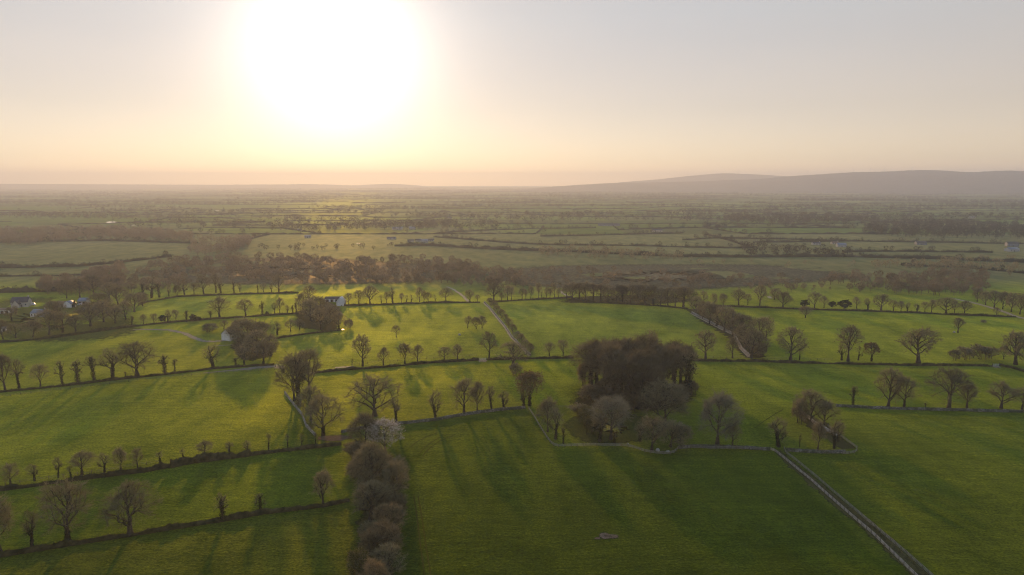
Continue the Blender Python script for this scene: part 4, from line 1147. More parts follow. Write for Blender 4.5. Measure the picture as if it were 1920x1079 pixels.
def far_hedges(edges):
    vs, qs, n0 = [], [], 0
    for (a, b, dy) in edges:
        a = np.array(a); b = np.array(b)
        if a[1] > 9500: continue
        ln = np.hypot(*(b - a)); st = max(6.0, a[1] / 160.0)
        n = max(2, int(ln / st) + 1)
        t = np.linspace(0, 1, n)[:, None]
        L = a + (b - a) * t
        d = (b - a) / (ln + 1e-6); nn = np.array([-d[1], d[0]])
        big = max(1.0, a[1] / 2600.0) ** 0.5
        w = frng.uniform(1.2, 2.4) * big; h = frng.uniform(1.4, 3.2) * big
        hv = h * (1 + frng.normal(size=n) * .35); hv = np.maximum(hv, .6)
        prof = [(-1, -.3), (-.8, .7), (0, 1.0), (.8, .7), (1, -.3)]
        V = np.zeros((n, 5, 3))
        for k, (po, ph) in enumerate(prof):
            wo = w * po * (1 + frng.normal(size=n) * .25)
            V[:, k, 0] = L[:, 0] + nn[0] * wo; V[:, k, 1] = L[:, 1] + nn[1] * wo; V[:, k, 2] = hv * ph * (1 + frng.normal(size=n) * .12) + 0.2
        i = np.arange(n - 1)[:, None] * 5; j = np.arange(4)[None]
        Qk = np.stack([i + j, i + j + 1, i + 5 + j + 1, i + 5 + j], -1).reshape(-1, 4) + n0
        vs.append(V.reshape(-1, 3)); qs.append(Qk); n0 += n * 5
    o = link('hedgerows', np_mesh('hedgerows', np.concatenate(vs), np.concatenate(qs), M['hedgefar']))
    tag(o, 'maze of thin dark hedgerows over the far plain', 'hedgerows', None, 'stuff')


far_hedges(EDGES)


def lod_soups(n_var, tris, seed, dense=True):
    """A few light tree soups (triangles) of unit height for woods far away."""
    out = []
    for k in range(n_var):
        r = np.random.default_rng(seed + k)
        bot = r.uniform(.12, .34); hw = r.uniform(.30, .46)
        d = r.normal(size=(tris, 3)); d /= np.linalg.norm(d, axis=1, keepdims=True)
        rad = r.uniform(.45, 1.0, tris) ** .5
        lob = r.normal(size=(6, 3)); lob /= np.linalg.norm(lob, axis=1, keepdims=True)
        kk = 1 + np.sum(np.clip(d @ lob.T, 0, 1) ** 5 * r.uniform(-.35, .15, 6)[None], 1)
        c = np.stack([d[:, 0] * hw * rad * kk, d[:, 1] * hw * rad * kk, (1 + bot) / 2 + d[:, 2] * (1 - bot) / 2 * .9 * rad * kk], 1)
        up = d * np.array([hw, hw, .5]) + r.normal(size=d.shape) * .18 + np.array([0, 0, .2]); up /= np.linalg.norm(up, axis=1, keepdims=True)
        ln = r.uniform(.10, .22, tris)
        V, T = tris_from(c, up * ln[:, None], r.uniform(.022, .05, tris) * math.sqrt(300.0 / tris), r)
        # a three-sided trunk and two limbs
        mb = MB(); mb.add(V, None, T)
        mb.tube([(0, 0, -.03), (0.01, 0, .3), (r.uniform(-.03, .03), r.uniform(-.03, .03), .75)], [.03, .02, .006], 3, False)
        for s_ in range(3):
            a = r.uniform(0, 6.28); mb.tube([(0, 0, .28), (math.cos(a) * hw * .7, math.sin(a) * hw * .7, r.uniform(.55, .8))], [.016, .005], 3, False)
        Vq = np.concatenate(mb.v); Qq = np.concatenate(mb.q); Tq = np.concatenate(mb.t)
        Tq = np.concatenate([Tq, Qq[:, [0, 1, 2]], Qq[:, [0, 2, 3]]])
        out.append((Vq, Tq))
    return out


SOUP_MID = lod_soups(6, 330, 100)
SOUP_FAR = lod_soups(6, 90, 200)
SOUP_VFAR = lod_soups(5, 26, 300)


def forest(name, label, cat, pts, hs, soups, m, seed=1, wmul=1.0):
    r = np.random.default_rng(seed)
    pts = np.asarray(pts); N = len(pts)
    which = r.integers(0, len(soups), N)
    vs, ts, n0 = [], [], 0
    for k, (V, T) in enumerate(soups):
        ii = np.where(which == k)[0]
        if not len(ii): continue
        a = r.uniform(0, 6.283, len(ii)); ca, sa = np.cos(a), np.sin(a)
        s = hs[ii]; sw = s * r.uniform(.8, 1.25, len(ii)) * wmul
        X = (V[None, :, 0] * ca[:, None] - V[None, :, 1] * sa[:, None]) * sw[:, None] + pts[ii, 0:1]
        Y = (V[None, :, 0] * sa[:, None] + V[None, :, 1] * ca[:, None]) * sw[:, None] + pts[ii, 1:2]
        Z = V[None, :, 2] * s[:, None] + hgt(pts[ii, 0], pts[ii, 1])[:, None]
        vs.append(np.stack([X, Y, Z], -1).reshape(-1, 3))
        ts.append((T[None] + (np.arange(len(ii)) * len(V))[:, None, None] + n0).reshape(-1, 3))
        n0 += len(ii) * len(V)
    o = link(name, np_mesh(name, np.concatenate(vs), np.concatenate(ts), m))
    tag(o, label, cat, None, 'stuff')
    return o


def pix_region(corners, n, r):
    """n random ground points inside a pixel-space polygon given as (x, ytop, ybottom) columns."""
    c = sorted(corners)
    xs = np.array([q[0] for q in c], float)
    out = []
    lo = np.array([P(q[0], q[1])[:2] for q in c]); hi = np.array([P(q[0], q[2])[:2] for q in c])
    # area-weighted along the columns
    wid = np.hypot(*(lo - hi).T) + 1
    seg = np.hypot(*np.diff((lo + hi) / 2, axis=0).T) * (wid[:-1] + wid[1:]) / 2
    cum = np.concatenate([[0], np.cumsum(seg)]); cum /= cum[-1]
    u = r.random(n); idx = np.interp(u, cum, np.arange(len(c)))
    a = np.stack([np.interp(idx, np.arange(len(c)), lo[:, q]) for q in range(2)], 1)
    b = np.stack([np.interp(idx, np.arange(len(c)), hi[:, q]) for q in range(2)], 1)
    t = r.random(n)[:, None]
    return a * t + b * (1 - t), seg.sum()


def wood(label, cols, dens, h0, h1, m, seed, soups=None, name='wood', cat='wood', wmul=1.0):
    r = np.random.default_rng(seed)
    _, area = pix_region(cols, 2, r)
    n = int(area * dens)
    p, _ = pix_region(cols, n, r)
    forest(name, label, cat, p, r.uniform(h0, h1, n), soups or SOUP_MID, m, seed, wmul)
    return n


cnt = 0
cnt += wood('dark brown wood on the plain left of centre', [(215, 525, 545), (270, 505, 548), (340, 492, 540), (430, 486, 530), (520, 486, 532), (600, 490, 537), (660, 500, 536)], .0048, 5, 11, M['woodtwig'], 41)
cnt += wood('rounded dark brown wood on the plain at centre', [(640, 494, 535), (700, 492, 536), (760, 490, 537), (830, 490, 536), (880, 502, 536), (930, 515, 540), (990, 522, 543)], .0058, 5, 11.5, M['woodtwig'], 42)
cnt += wood('brown wood on the plain at right', [(1555, 528, 540), (1600, 523, 547), (1680, 520, 552), (1750, 517, 556), (1810, 515, 556), (1850, 520, 553)], .008, 5, 11.5, M['woodtwig'], 43)
cnt += wood('pale brown scrub wood on the plain behind the copse', [(880, 508, 542), (1000, 506, 545), (1100, 508, 538), (1200, 512, 537), (1300, 516, 543), (1420, 520, 547), (1560, 526, 548)], .0042, 2.5, 8, M['woodtwig'], 44, wmul=1.1)
cnt += wood('dark wood on the far left plain', [(-60, 434, 456), (0, 433, 460), (60, 434, 462), (80, 432, 456), (200, 431, 450), (290, 436, 452), (360, 442, 455)], .0045, 8, 13, M['woodtwig'], 45, SOUP_FAR)
cnt += wood('brown trees around the slanting hedge on the left plain', [(355, 455, 478), (390, 452, 482), (440, 452, 478), (470, 450, 462)], .004, 8, 14, M['woodtwig'], 46, SOUP_FAR)
cnt += wood('scrub trees beyond the left village', [(70, 538, 548), (110, 530, 556), (160, 520, 552), (230, 508, 545)], .010, 7, 13, M['woodtwig'], 47)
cnt += wood('line of trees and scrub below the white farm', [(1010, 474, 482), (1100, 474, 487), (1200, 477, 490), (1280, 481, 491)], .005, 5, 12, M['twig'], 48, SOUP_FAR)
cnt += wood('bushy hedgerow wood on the right plain', [(1390, 464, 482), (1450, 464, 481), (1500, 468, 482), (1590, 476, 486)], .004, 6, 12, M['hedgefar'], 49, SOUP_FAR)
cnt += wood('dark trees by the farm at the right edge', [(1640, 498, 505), (1730, 495, 508), (1800, 498, 514), (1930, 502, 520)], .005, 6, 12, M['twig'], 50, SOUP_FAR)
cnt += wood('dark band of trees on the upper right plain', [(1360, 408, 418), (1450, 404, 424), (1560, 406, 422), (1650, 412, 420)], .0022, 9, 15, M['hedgefar'], 51, SOUP_FAR)
cnt += wood('dark wood behind the farm at the right edge', [(1620, 424, 440), (1700, 421, 446), (1800, 420, 447), (1930, 424, 450)], .0032, 9, 15, M['hedgefar'], 52, SOUP_FAR)
cnt += wood('trees scattered below the right-hand plain hedges', [(1280, 492, 500), (1400, 490, 503), (1520, 492, 505), (1690, 494, 503), (1900, 484, 490)], .0012, 4, 9, M['twig'], 53, SOUP_FAR)
cnt += wood('tree band beyond the white farm on the plain', [(500, 425, 433), (620, 426, 434), (760, 422, 432), (850, 416, 430)], .0022, 7, 12, M['hedgefar'], 54, SOUP_FAR)
cnt += wood('bushes dotted below the white farm', [(480, 463, 470), (560, 463, 472), (700, 465, 470), (740, 460, 466)], .0025, 4, 8, M['hedgefar'], 55, SOUP_FAR)
# scattered hedgerow trees, plus small woods, over the whole far plain
r = np.random.default_rng(60)
pts, hs = [], []
for (a, b, dy) in EDGES:
    if a[1] > 5600: continue
    a = np.array(a); b = np.array(b); ln = np.hypot(*(b - a))
    den = r.choice([0, 0, .004, .008, .022, .05])
    k = r.poisson(ln * den)
    t = r.random(k)[:, None]
    pts.append(a + (b - a) * t + r.normal(size=(k, 2)) * 2.0); hs.append(r.uniform(4, 13, k))
pts = np.concatenate(pts); hs = np.concatenate(hs)
near = pts[:, 1] < 2700
forest('hedgerow_trees', 'countless hedgerow trees over the near half of the plain', 'trees', pts[near], hs[near], SOUP_FAR, M['hedgefar'], 61)
forest('hedgerow_trees', 'countless hedgerow trees over the far half of the plain', 'trees', pts[~near], hs[~near] * 1.1, SOUP_VFAR, M['hedgefar'], 62)
pts2, hs2 = [], []
for k in range(240):
    y = 1400 * (14000 / 1400.0) ** (r.random() ** 0.8); x = r.uniform(-.85, .85) * y
    L = r.uniform(60, 420) * (y / 3000) ** .6; D = r.uniform(25, 90) * (y / 3000) ** .6
    n = int(min(220, L * D * .0045 / max(1, y / 4000)))
    an = r.normal() * .25
    u = r.normal(size=n) * L * .5; v = r.normal(size=n) * D * .5
    pts2.append(np.stack([x + u * math.cos(an) - v * math.sin(an), y + u * math.sin(an) + v * math.cos(an)], 1)); hs2.append(r.uniform(7, 15, n) * max(1, y / 5000) ** .4)
forest('woods', 'small dark woods scattered over the far plain', 'woods', np.concatenate(pts2), np.concatenate(hs2), SOUP_VFAR, M['hedgefar'], 63, 1.3)
# hedgerow trees standing on the traced mid-distance hedges
pts3, hs3 = [], []
for lb, q, h, w in HED[17:]:
    L = poly(q, 3.0)
    pick = L[r.random(len(L)) < .22]
    pts3.append(pick + r.normal(size=pick.shape) * 2); hs3.append(r.uniform(3.5, 9, len(pick)))
forest('hedgerow_trees', 'bushes and small trees along the middle plain hedges', 'trees', np.concatenate(pts3), np.concatenate(hs3), SOUP_FAR, M['hedgefar'], 64)
# brambles in the lane
L = poly([(1462, 850), (1500, 883), (1590, 957), (1660, 1012), (1735, 1085)], .6)
k = len(L)
forest('brambles', 'low dark brambles growing along the fenced lane', 'brambles', L + r.normal(size=(k, 2)) * .55, r.uniform(.25, .75, k), SOUP_FAR, M['hedge'], 65, 1.6)

# ------------------------------------------------------------------ hills
def hill(name, label, prof, D, front, back, seed, rough=12.0):
    r = np.random.default_rng(seed)
    xs = np.array([q[0] for q in prof], float); ys = np.array([q[1] for q in prof], float)
    px = np.linspace(xs[0], xs[-1], 360)
    py = np.interp(px, xs, ys)
    py = np.convolve(np.pad(py, 4, mode='edge'), np.ones(9) / 9, 'valid')
    az = np.arctan((px - CX) / FPX / math.cos(PITCH))
    hz = np.array([CAMZ + ray(a, b)[2] / math.hypot(ray(a, b)[0], ray(a, b)[1]) * D for a, b in zip(px, py)])
    hz = np.maximum(hz, 0) + r.normal(size=len(px)) * 1.0
    rows = np.concatenate([np.linspace(-1, 0, 22), np.linspace(0, 1, 14)[1:]])
    V = []
    ph = r.uniform(0, 6, 6)
    for s in rows:
        dd = D + (s * front if s < 0 else s * back)
        k = (0.5 + 0.5 * math.cos(math.pi * min(1, abs(s)))) ** (1.15)
        bump = rough * (np.sin(px / 31 + ph[0] + s * 5) + np.sin(px / 13 + ph[1] + s * 9) * .5 + np.sin(px / 57 + s * 3 + ph[2])) * k * (1 - k) * 2.5
        V.append(np.stack([np.sin(az) * dd, np.cos(az) * dd, hz * k + bump - 1.5 * (1 - k)], 1))
    V = np.concatenate(V); n = len(px)
    i = np.arange(len(rows) - 1)[:, None] * n + np.arange(n - 1)[None]
    Q = np.stack([i, i + 1, i + n + 1, i + n], -1).reshape(-1, 4)
    o = link(name, np_mesh(name, V, Q, M['hill'], smooth=True))
    return tag(o, label, 'hill', None, 'structure')


hill('hill', 'long hazy hill ridge on the right horizon', [(960, 357), (1020, 351.5), (1067, 348), (1140, 343.5), (1280, 341), (1413, 336), (1463, 331), (1513, 328), (1587, 323), (1650, 322), (1704, 319), (1747, 320), (1800, 324), (1854, 320), (1920, 322), (2050, 326), (2250, 336), (2500, 350), (2700, 360)], 9000, 2300, 2000, 71)
hill('hill', 'lower hazy hill behind the long ridge', [(960, 355), (1060, 350), (1130, 346), (1160, 342), (1224, 337), (1280, 330.5), (1347, 325), (1397, 327), (1463, 331), (1540, 336), (1620, 343), (1760, 350), (1900, 356)], 11500, 2000, 2500, 72)
hill('hill', 'faint low rise under the sun on the horizon', [(640, 349), (690, 347), (730, 345.2), (760, 346), (800, 349)], 15000, 2500, 2000, 73, 4)
hill('hill', 'faint low rise on the left horizon', [(-700, 346), (-300, 344.5), (0, 345), (200, 345.8), (420, 346.8), (560, 346), (590, 345.2), (640, 347), (700, 349)], 14500, 3500, 2500, 74, 4)

# ------------------------------------------------------------------ buildings
def gable(w, l, hw, hr, mw, mr, over=0.3):
    """Wall mesh and roof mesh of a gabled block, long axis on X."""
    wl = MB(); x, y = l / 2, w / 2
    V = [(-x, -y, -.3), (x, -y, -.3), (x, y, -.3), (-x, y, -.3), (-x, -y, hw), (x, -y, hw), (x, y, hw), (-x, y, hw), (-x, 0, hw + hr), (x, 0, hw + hr)]
    wl.add(V, [(0, 1, 5, 4), (2, 3, 7, 6)]); 
    wl.add(V, [(1, 2, 6, 5), (3, 0, 4, 7)], [(5, 6, 9), (7, 4, 8)])
    rf = MB(); X = x + over; sl = hr / y; ye = y + over; ze = hw - over * sl; t = .14
    for s in (-1, 1):
        V = [(-X, s * ye, ze + .05), (X, s * ye, ze + .05), (X, 0, hw + hr + .05), (-X, 0, hw + hr + .05), (-X, s * ye, ze + .05 + t), (X, s * ye, ze + .05 + t), (X, 0, hw + hr + .05 + t), (-X, 0, hw + hr + .05 + t)]
        rf.add(V, [(0, 1, 2, 3), (7, 6, 5, 4), (0, 4, 5, 1), (1, 5, 6, 2), (3, 7, 4, 0)])
    return wl.mesh('wall', mw), rf.mesh('roof', mr)


def building(name, label, cat, px, py, wpx, w, hw, hr, mw, mr, rz=0.0, chim=1, wins=3, door=True, group=None, lmul=1.0):
    p = P(px, py)
    l = wpx * depth(p) / FPX * lmul
    o = empty(name, p, rz)
    tag(o, label, cat, group)
    a, b = gable(w, l, hw, hr, mw, mr)
    link('wall', a, o); rf = link('roof', b, o)
    for c in range(chim):
        mb = MB(); cx = (-1) ** c * (l / 2 - .7); mb.box(cx - .4, cx + .4, -.35, .35, hw + hr - .5, hw + hr + 1.1); mb.box(cx - .48, cx + .48, -.43, .43, hw + hr + 1.1, hw + hr + 1.25)
        link('chimney', mb.mesh('chimney', mw), rf)
    n = wins
    for side in (-1, 1):
        for k in range(n):
            cx = -l / 2 + l * (k + .5) / n
            if door and side == -1 and k == n // 2:
                mb = MB(); mb.box(cx - .55, cx + .55, side * w / 2 - .03, side * w / 2 + .03, 0, min(2.1, hw - .2)); link('door', mb.mesh('door', M['door']), o)
                continue
            mb = MB(); z0 = hw * .35; z1 = min(hw - .35, z0 + 1.3); y = side * w / 2
            fr = MB()
            fr.box(cx - .68, cx + .68, y - .05, y + .05, z0 - .12, z0); fr.box(cx - .68, cx + .68, y - .05, y + .05, z1, z1 + .1); fr.box(cx - .68, cx - .58, y - .05, y + .05, z0, z1); fr.box(cx + .58, cx + .68, y - .05, y + .05, z0, z1)
            f = link('window', fr.mesh('window', M['white']), o)
            mb.box(cx - .58, cx + .58, y - .025, y + .025, z0, z1); link('pane', mb.mesh('pane', M['glass']), f)
    return o


def shed(name, label, px, py, wpx, w, hw, hr, mw, mr, rz=0.0, bays=2, group=None):
    p = P(px, py); l = wpx * depth(p) / FPX
    o = empty(name, p, rz); tag(o, label, 'shed', group)
    a, b = gable(w, l, hw, hr, mw, mr, .4)
    link('wall', a, o); link('roof', b, o)
    for k in range(bays):
        cx = -l / 2 + l * (k + .5) / bays; dw = min(1.6, l / bays * .3)
        mb = MB(); mb.box(cx - dw, cx + dw, -w / 2 - .04, -w / 2 + .02, 0, hw * .8); link('door', mb.mesh('door', M['door']), o)
    return o


building('cottage', 'white cottage half hidden behind the brown clump', 'house', 434, 636, 28, 7, 4.2, 3.0, M['white'], M['slate'], R(70), 1, 2)
shed('stable', 'long white stable with dark roof and two dark doorways', 624, 565.5, 26, 6, 2.8, 1.2, M['white'], M['slate'], R(3), 3)
building('gabled_house', 'white steep gabled house right of the long stable', 'house', 640, 573, 14, 6, 3.6, 3.6, M['white'], M['white'], R(86), 0, 2)
building('farmhouse', 'cream gabled house with dark roof in the left village', 'house', 41, 575, 28, 8, 4.2, 3.6, M['cream'], M['slate'], R(12), 1, 4)
building('annexe', 'small cream gable wing beside the dark roofed house', 'house', 33, 577, 12, 5.5, 3.0, 3.0, M['cream'], M['slate'], R(95), 0, 2)
building('bungalow', 'white bungalow with grey roof in front of the village trees', 'house', 76, 593, 24, 8, 2.8, 2.4, M['white'], M['tin'], R(-4), 1, 4)
shed('farm_shed', 'long low pinkish shed at the left edge of the village', 9, 587, 26, 6, 2.8, 1.0, M['white'], M['rusttin'], R(2), 3)
shed('farm_shed', 'shed with blue-grey tin roof highest in the left village', 158, 570, 14, 8, 3.0, 2.0, M['cream'], M['tin'], R(8), 2)
shed('farm_shed', 'shed with grey tin roof in the middle of the village', 131, 576, 12, 7, 3.2, 2.0, M['white'], M['tin'], R(80), 1)
shed('farm_shed', 'low rust-roofed shed left of the grey tin shed', 117, 574, 14, 6, 2.6, 1.2, M['cream'], M['rusttin'], R(5), 2)
shed('garden_shed', 'tiny white garden shed at the far left village edge', 8, 621, 7, 3, 2.0, .8, M['white'], M['tin'], R(30), 1)
shed('garden_shed', 'tiny pale garden shed above the village edge trees', 60, 610, 7, 3, 1.8, .8, M['cream'], M['tin'], R(10), 1)
FAR = [
    ('white farmhouse leftmost on the middle plain', 734, 449, 20, 'white', 'slate'), ('white shed behind the leftmost white farmhouse', 745, 431, 24, 'white', 'tin'),
    ('pale shed right of the rear white shed', 773, 430.5, 14, 'white', 'tin'), ('white farm building left in the white farm cluster', 770, 454, 14, 'white', 'slate'),
    ('white farm building in the middle of the cluster', 784, 453, 14, 'white', 'slate'), ('pale tin-roofed barn in front of the white cluster', 796, 455, 16, 'white', 'tin'),
    ('white house right in the white farm cluster', 808, 452.5, 13, 'white', 'slate'), ('small white house far beyond the white farm', 843, 410, 12, 'white', 'slate'),
    ('long dark grey shed on the central plain', 1142, 424, 50, 'tin', 'slate'), ('pale house right of the long dark shed', 1232, 435, 24, 'cream', 'slate'),
    ('white house leftmost in the right farm', 1530, 459, 18, 'white', 'slate'), ('cream house in the middle of the right farm', 1565, 458, 16, 'cream', 'rusttin'),
    ('white tin-roofed shed in the right farm', 1577, 463, 20, 'white', 'tin'), ('grey shed right of the right farm', 1726, 459, 22, 'tin', 'slate'),
    ('tall dark barn at the right edge', 1897, 462, 24, 'tin', 'slate'), ('long pale shed below the dark barn at right edge', 1897, 471.5, 28, 'white', 'tin'),
    ('white house on the upper right plain', 1863, 424, 16, 'white', 'tin'), ('small white shed on the upper right plain', 1822, 410, 12, 'white', 'tin'),
    ('low white farm roof left of the middle plain', 577, 446, 14, 'white', 'tin'), ('tiny white house at left on the far plain', 562, 433, 8, 'white', 'tin'),
]
for k, (lb, px, py, wp, mw, mr) in enumerate(FAR):
    wp *= .8; mw = {'white': 'farwhite'}.get(mw, mw)
    big = 1.35 if 'barn' in lb or 'shed' in lb else 1.0
    building('farm_building', lb, 'farm building', px, py, wp, 7 * big, 2.5 * big * (1.4 if 'tall' in lb else 1), 1.7 * big, M[mw], M[mr], R(random.uniform(-14, 14)), 0 if 'shed' in lb or 'barn' in lb else 1, 3, True, 'farm buildings on the plain')


def car(label, px, py, van=False, rz=0.0):
    p = P(px, py)
    o = empty('parked_van' if van else 'parked_car', p, rz); tag(o, label, 'van' if van else 'car')
    prof = [(-2.1, .3), (2.1, .3), (2.15, .75), (1.3, .95), (.7, 1.45), (-1.1, 1.48), (-1.9, 1.0), (-2.15, .8)] if not van else [(-2.4, .35), (2.4, .35), (2.45, 1.0), (1.9, 1.2), (1.4, 2.1), (-2.3, 2.2), (-2.45, 1.0)]
    mb = MB(); n = len(prof)
    V = [(x, -.85, z) for x, z in prof] + [(x, .85, z) for x, z in prof]
    cz = .9
    V += [(0, -.85, cz), (0, .85, cz)]
    T = [(i, (i + 1) % n, 2 * n) for i in range(n)] + [((i + 1) % n + n, i + n, 2 * n + 1) for i in range(n)]
    mb.add(V, [(i, i + n, (i + 1) % n + n, (i + 1) % n) for i in range(n)], T)
    link('body', mb.mesh('body', M['carwhite']), o)
    for sx in (-1.35, 1.35):
        for sy in (-.78, .78):
            w = MB(); th = np.linspace(0, 2 * math.pi, 13)[:-1]
            w.tube([(sx, sy - .1, .33), (sx, sy + .1, .33)], [.33, .33], 12); link('wheel', w.mesh('wheel', M['tyre']), o)
    g_ = MB()
    for s in (-.86, .86):
        g_.add([(.6, s, 1.38), (-1.0, s, 1.4), (-1.5, s, 1.02), (1.05, s, 1.0)] if not van else [(1.3, s, 1.95), (.4, s, 1.95), (.4, s, 1.35), (1.65, s, 1.3)], [(0, 1, 2, 3)])
    link('window', g_.mesh('window', M['glass']), o)
    return o


car('white van parked right of the dark roofed village house', 61, 573, True, R(10))
car('white car parked under the village trees at right', 156, 582, False, R(-10))
car('pale car parked below the blue-grey roofed shed', 151, 573, False, R(5))


def gate(label, px0, px1, py):
    a = np.array(P(px0, py)); b = np.array(P(px1, py)); d = b - a; l = float(np.hypot(d[0], d[1]))
    o = empty('field_gate', tuple(a), math.atan2(d[1], d[0])); tag(o, label, 'gate', 'field gates')
    for x in (-.1, l + .1):
        mb = MB(); mb.box(x - .12, x + .12, -.12, .12, -.2, 1.5); link('gatepost', mb.mesh('gatepost', M['stone']), o)
    for k in range(6):
        mb = MB(); z = .2 + k * .2; mb.tube([(0.06, 0, z), (l - .06, 0, z)], [.035, .035], 6); link('bar', mb.mesh('bar', M['steel']), o)
    mb = MB()
    for x in (.08, l * .5, l - .08): mb.box(x - .03, x + .03, -.05, .05, .15, 1.25)
    link('upright', mb.mesh('upright', M['steel']), o)
    drape_ribbon('path', [(px0 - 1, py + 1.5), ((px0 + px1) / 2, py + 1), (px1 + 1, py + 1.5)], 4.5, M['gravel'], label='worn ground at a gate', cat='path')


gate('grey metal gate in the long hedge left of the copse', 898, 912, 675.5)
gate('grey metal gate in the long hedge near the right edge', 1861, 1873, 686.5)
gate('grey metal gate at the end of the upper left lane', 517, 531, 688)


def boulder(label, px, py, s, seed):
    import bmesh
    bm = bmesh.new(); bmesh.ops.create_icosphere(bm, subdivisions=3, radius=s)
    r_ = random.Random(seed); ph = [r_.uniform(0, 6) for _ in range(4)]
    for v in bm.verts:
        c = v.co
        k = 1 + .16 * math.sin(c.x * 3 / s + ph[0]) + .12 * math.sin(c.y * 4 / s + ph[1]) + .1 * math.sin(c.z * 5 / s + ph[2])
        v.co = Vector((c.x * k * 1.2, c.y * k, c.z * k * .8 + s * .35))
    me = bpy.data.meshes.new('boulder'); bm.to_mesh(me); bm.free(); me.materials.append(M['rock'])
    for f in me.polygons: f.use_smooth = True
    tag(link('boulder', me, None, P(px, py)), label, 'boulder', 'pale boulders')


boulder('larger pale boulder beside the slender pale trunk', 1233, 846, .75, 1)
boulder('smaller pale boulder right of the larger one', 1252, 848, .55, 2)
boulder('pale boulder under the dark bush left of the pale trunk', 1177, 833, .4, 3)
boulder('tiny white boulder at the foot of the lone tree', 1789, 624, .8, 4)
boulder('tiny white boulder lying in the middle pasture', 862, 628.5, .8, 5)


def turbine(px, py_top, D, i):
    d = ray(px, py_top); k = D / d[1]
    base_z = CAMZ + k * ray(px, py_top + 7.5)[2]
    o = empty('wind_turbine', (d[0] * k, D, base_z)); tag(o, f'faint wind turbine, {ORD[i]} from left on the hill ridge', 'wind turbine', 'wind turbines on the ridge')
    h = 7.5 * D / FPX * .62
    mb = MB(); mb.tube([(0, 0, -30), (0, 0, h * .5), (0, 0, h)], [2.4, 2.0, 1.4], 10); link('tower', mb.mesh('tower', M['turbine']), o)
    mb = MB(); mb.box(-1.8, 1.8, -4, 4, h - .5, h + 3); nc = link('nacelle', mb.mesh('nacelle', M['turbine']), o)
    bl = h * .6; a0 = random.uniform(0, 2)
    for q in range(3):
        a = a0 + q * 2.094; mb = MB()
        c, s = math.cos(a), math.sin(a)
        mb.tube([(c * 1, -4.6, h + 1.2 + s * 1), (c * bl * .3, -4.6, h + 1.2 + s * bl * .3), (c * bl, -4.6, h + 1.2 + s * bl)], [.9, 1.3, .3], 5)
        link('blade', mb.mesh('blade', M['turbine']), o)


for i, (px, py) in enumerate(((1237, 327), (1290, 323), (1385, 318), (1514, 319), (1600, 315.5), (1632, 314), (1659, 312.5), (1711, 311), (1805, 316), (1907, 313))):
    turbine(px, py, 11400 if px < 1450 else 8950, i)

# ------------------------------------------------------------------ haze
mb = MB(); mb.box(-18600, 18600, -6800, 18600, -4, 332)
m, nt, out = mat('haze_air')
pv = nt.nodes.new('ShaderNodeVolumePrincipled')
pv.inputs['Color'].default_value = (*HAZE_C, 1)
pv.inputs['Density'].default_value = HAZE_D
pv.inputs['Anisotropy'].default_value = HAZE_G
nt.links.new(pv.outputs[0], out.inputs['Volume'])
hz = link('haze', mb.mesh('haze', m))
tag(hz, 'thin golden evening haze over the plain', 'haze', None, 'stuff')

# ------------------------------------------------------------------ light, sky, view
w = bpy.data.worlds.new('World'); sc.world = w; w.use_nodes = True
nt = w.node_tree
for n in list(nt.nodes): nt.nodes.remove(n)
SD = (math.sin(SUN_AZ) * math.cos(SUN_EL), math.cos(SUN_AZ) * math.cos(SUN_EL), math.sin(SUN_EL))


def mth(op, a, b=None):
    n = nt.nodes.new('ShaderNodeMath'); n.operation = op
    for k, v in enumerate((a, b)):
        if v is None: continue
        if isinstance(v, (int, float)): n.inputs[k].default_value = v
        else: nt.links.new(v, n.inputs[k])
    return n.outputs[0]


sky = nt.nodes.new('ShaderNodeTexSky'); sky.sky_type = 'NISHITA'; sky.sun_disc = False
sky.sun_elevation = SUN_EL; sky.sun_rotation = SUN_AZ
sky.air_density = 0.7; sky.dust_density = 0.1; sky.ozone_density = 1.0; sky.altitude = 100
bg = nt.nodes.new('ShaderNodeBackground'); bg.inputs['Strength'].default_value = NISH
nt.links.new(sky.outputs[0], bg.inputs['Color'])
# thin evening cloud veil: pale high up, warm low down, with the bright aureole the veil has round the sun
dirn = nt.nodes.new('ShaderNodeTexCoord').outputs['Generated']
dot = nt.nodes.new('ShaderNodeVectorMath'); dot.operation = 'DOT_PRODUCT'; dot.inputs[1].default_value = SD
nt.links.new(dirn, dot.inputs[0])
ang = mth('MULTIPLY', mth('ARCCOSINE', mth('MINIMUM', dot.outputs['Value'], 1.0)), 180 / math.pi)
sep = nt.nodes.new('ShaderNodeSeparateXYZ'); nt.links.new(dirn, sep.inputs[0])
elev = mth('MAXIMUM', sep.outputs['Z'], 0.0)
veil = ramp(nt, elev, VEIL)
tex = noise(nt, mapv(nt, dirn, (2.2, 2.2, 9)), 1.6, 3, 0.5)
veil = mixc(nt, 1.0, veil, ramp(nt, tex, [(0.3, (.97, .97, .98)), (0.7, (1.03, 1.025, 1.02))]), 'MULTIPLY')
core = mth('EXPONENT', mth('MULTIPLY', mth('POWER', mth('DIVIDE', ang, CORE[1]), CORE[2]), -1.0))
wide = mth('EXPONENT', mth('MULTIPLY', mth('DIVIDE', ang, WIDE[1]), -1.0))


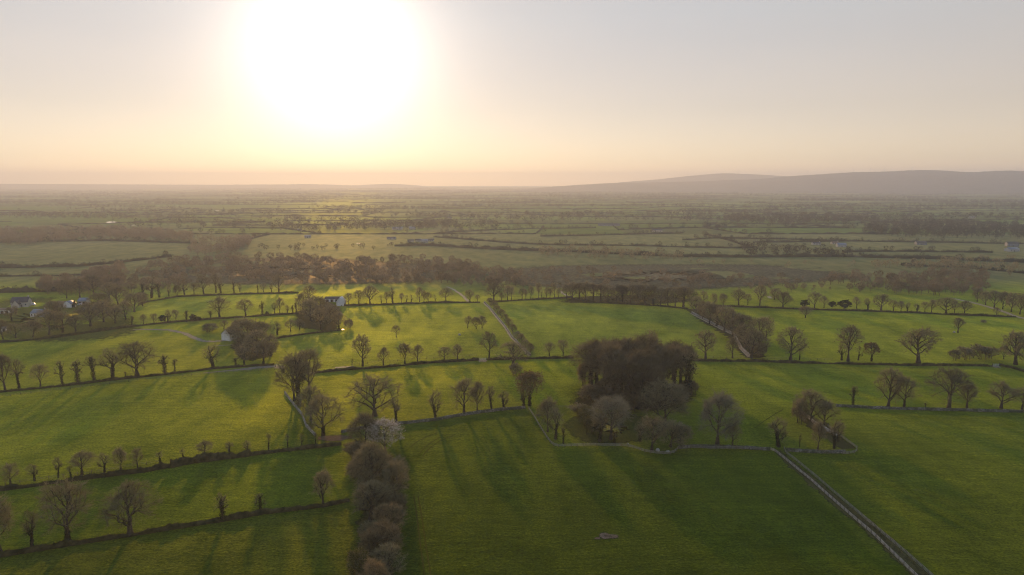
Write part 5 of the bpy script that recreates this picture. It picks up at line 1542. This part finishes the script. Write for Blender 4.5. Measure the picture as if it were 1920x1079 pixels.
def scaled(col, f):
    m_ = nt.nodes.new('ShaderNodeVectorMath'); m_.operation = 'SCALE'; m_.inputs[0].default_value = col
    nt.links.new(f, m_.inputs['Scale']); return m_.outputs[0]


def addv(a, b):
    m_ = nt.nodes.new('ShaderNodeVectorMath'); m_.operation = 'ADD'
    nt.links.new(a, m_.inputs[0]); nt.links.new(b, m_.inputs[1]); return m_.outputs[0]


tot = addv(addv(veil, scaled(CORE[0], core)), scaled(WIDE[0], wide))
bg2 = nt.nodes.new('ShaderNodeBackground'); bg2.inputs['Strength'].default_value = 1.0
nt.links.new(tot, bg2.inputs['Color'])
ads = nt.nodes.new('ShaderNodeAddShader')
nt.links.new(bg.outputs[0], ads.inputs[0]); nt.links.new(bg2.outputs[0], ads.inputs[1])
wo = nt.nodes.new('ShaderNodeOutputWorld')
nt.links.new(ads.outputs[0], wo.inputs['Surface'])

sl = bpy.data.lights.new('sun', 'SUN'); sl.energy = SUN_E; sl.angle = R(1.0); sl.color = SUN_C
so = bpy.data.objects.new('sun', sl); COL.objects.link(so)
sd = Vector((math.sin(SUN_AZ) * math.cos(SUN_EL), math.cos(SUN_AZ) * math.cos(SUN_EL), math.sin(SUN_EL)))
so.rotation_euler = sd.to_track_quat('Z', 'Y').to_euler()
so.location = (0, 0, 200)

sc.view_settings.view_transform = 'Standard'; sc.view_settings.look = 'None'
sc.view_settings.exposure = 0.1; sc.view_settings.gamma = 1.0
cy = sc.cycles
sc.render.engine = 'CYCLES'
cy.use_denoising = True
cy.denoising_prefilter = 'ACCURATE'
cy.denoising_input_passes = 'RGB_ALBEDO_NORMAL'
try:
    cy.denoiser = 'OPENIMAGEDENOISE'
except Exception:
    pass
cy.pixel_filter_type = 'BLACKMAN_HARRIS'; cy.filter_width = 1.15
cy.max_bounces = 6; cy.diffuse_bounces = 2; cy.glossy_bounces = 2; cy.transmission_bounces = 2; cy.volume_bounces = 1; cy.transparent_max_bounces = 8
cy.volume_max_steps = 64
cy.sample_clamp_indirect = 4.0
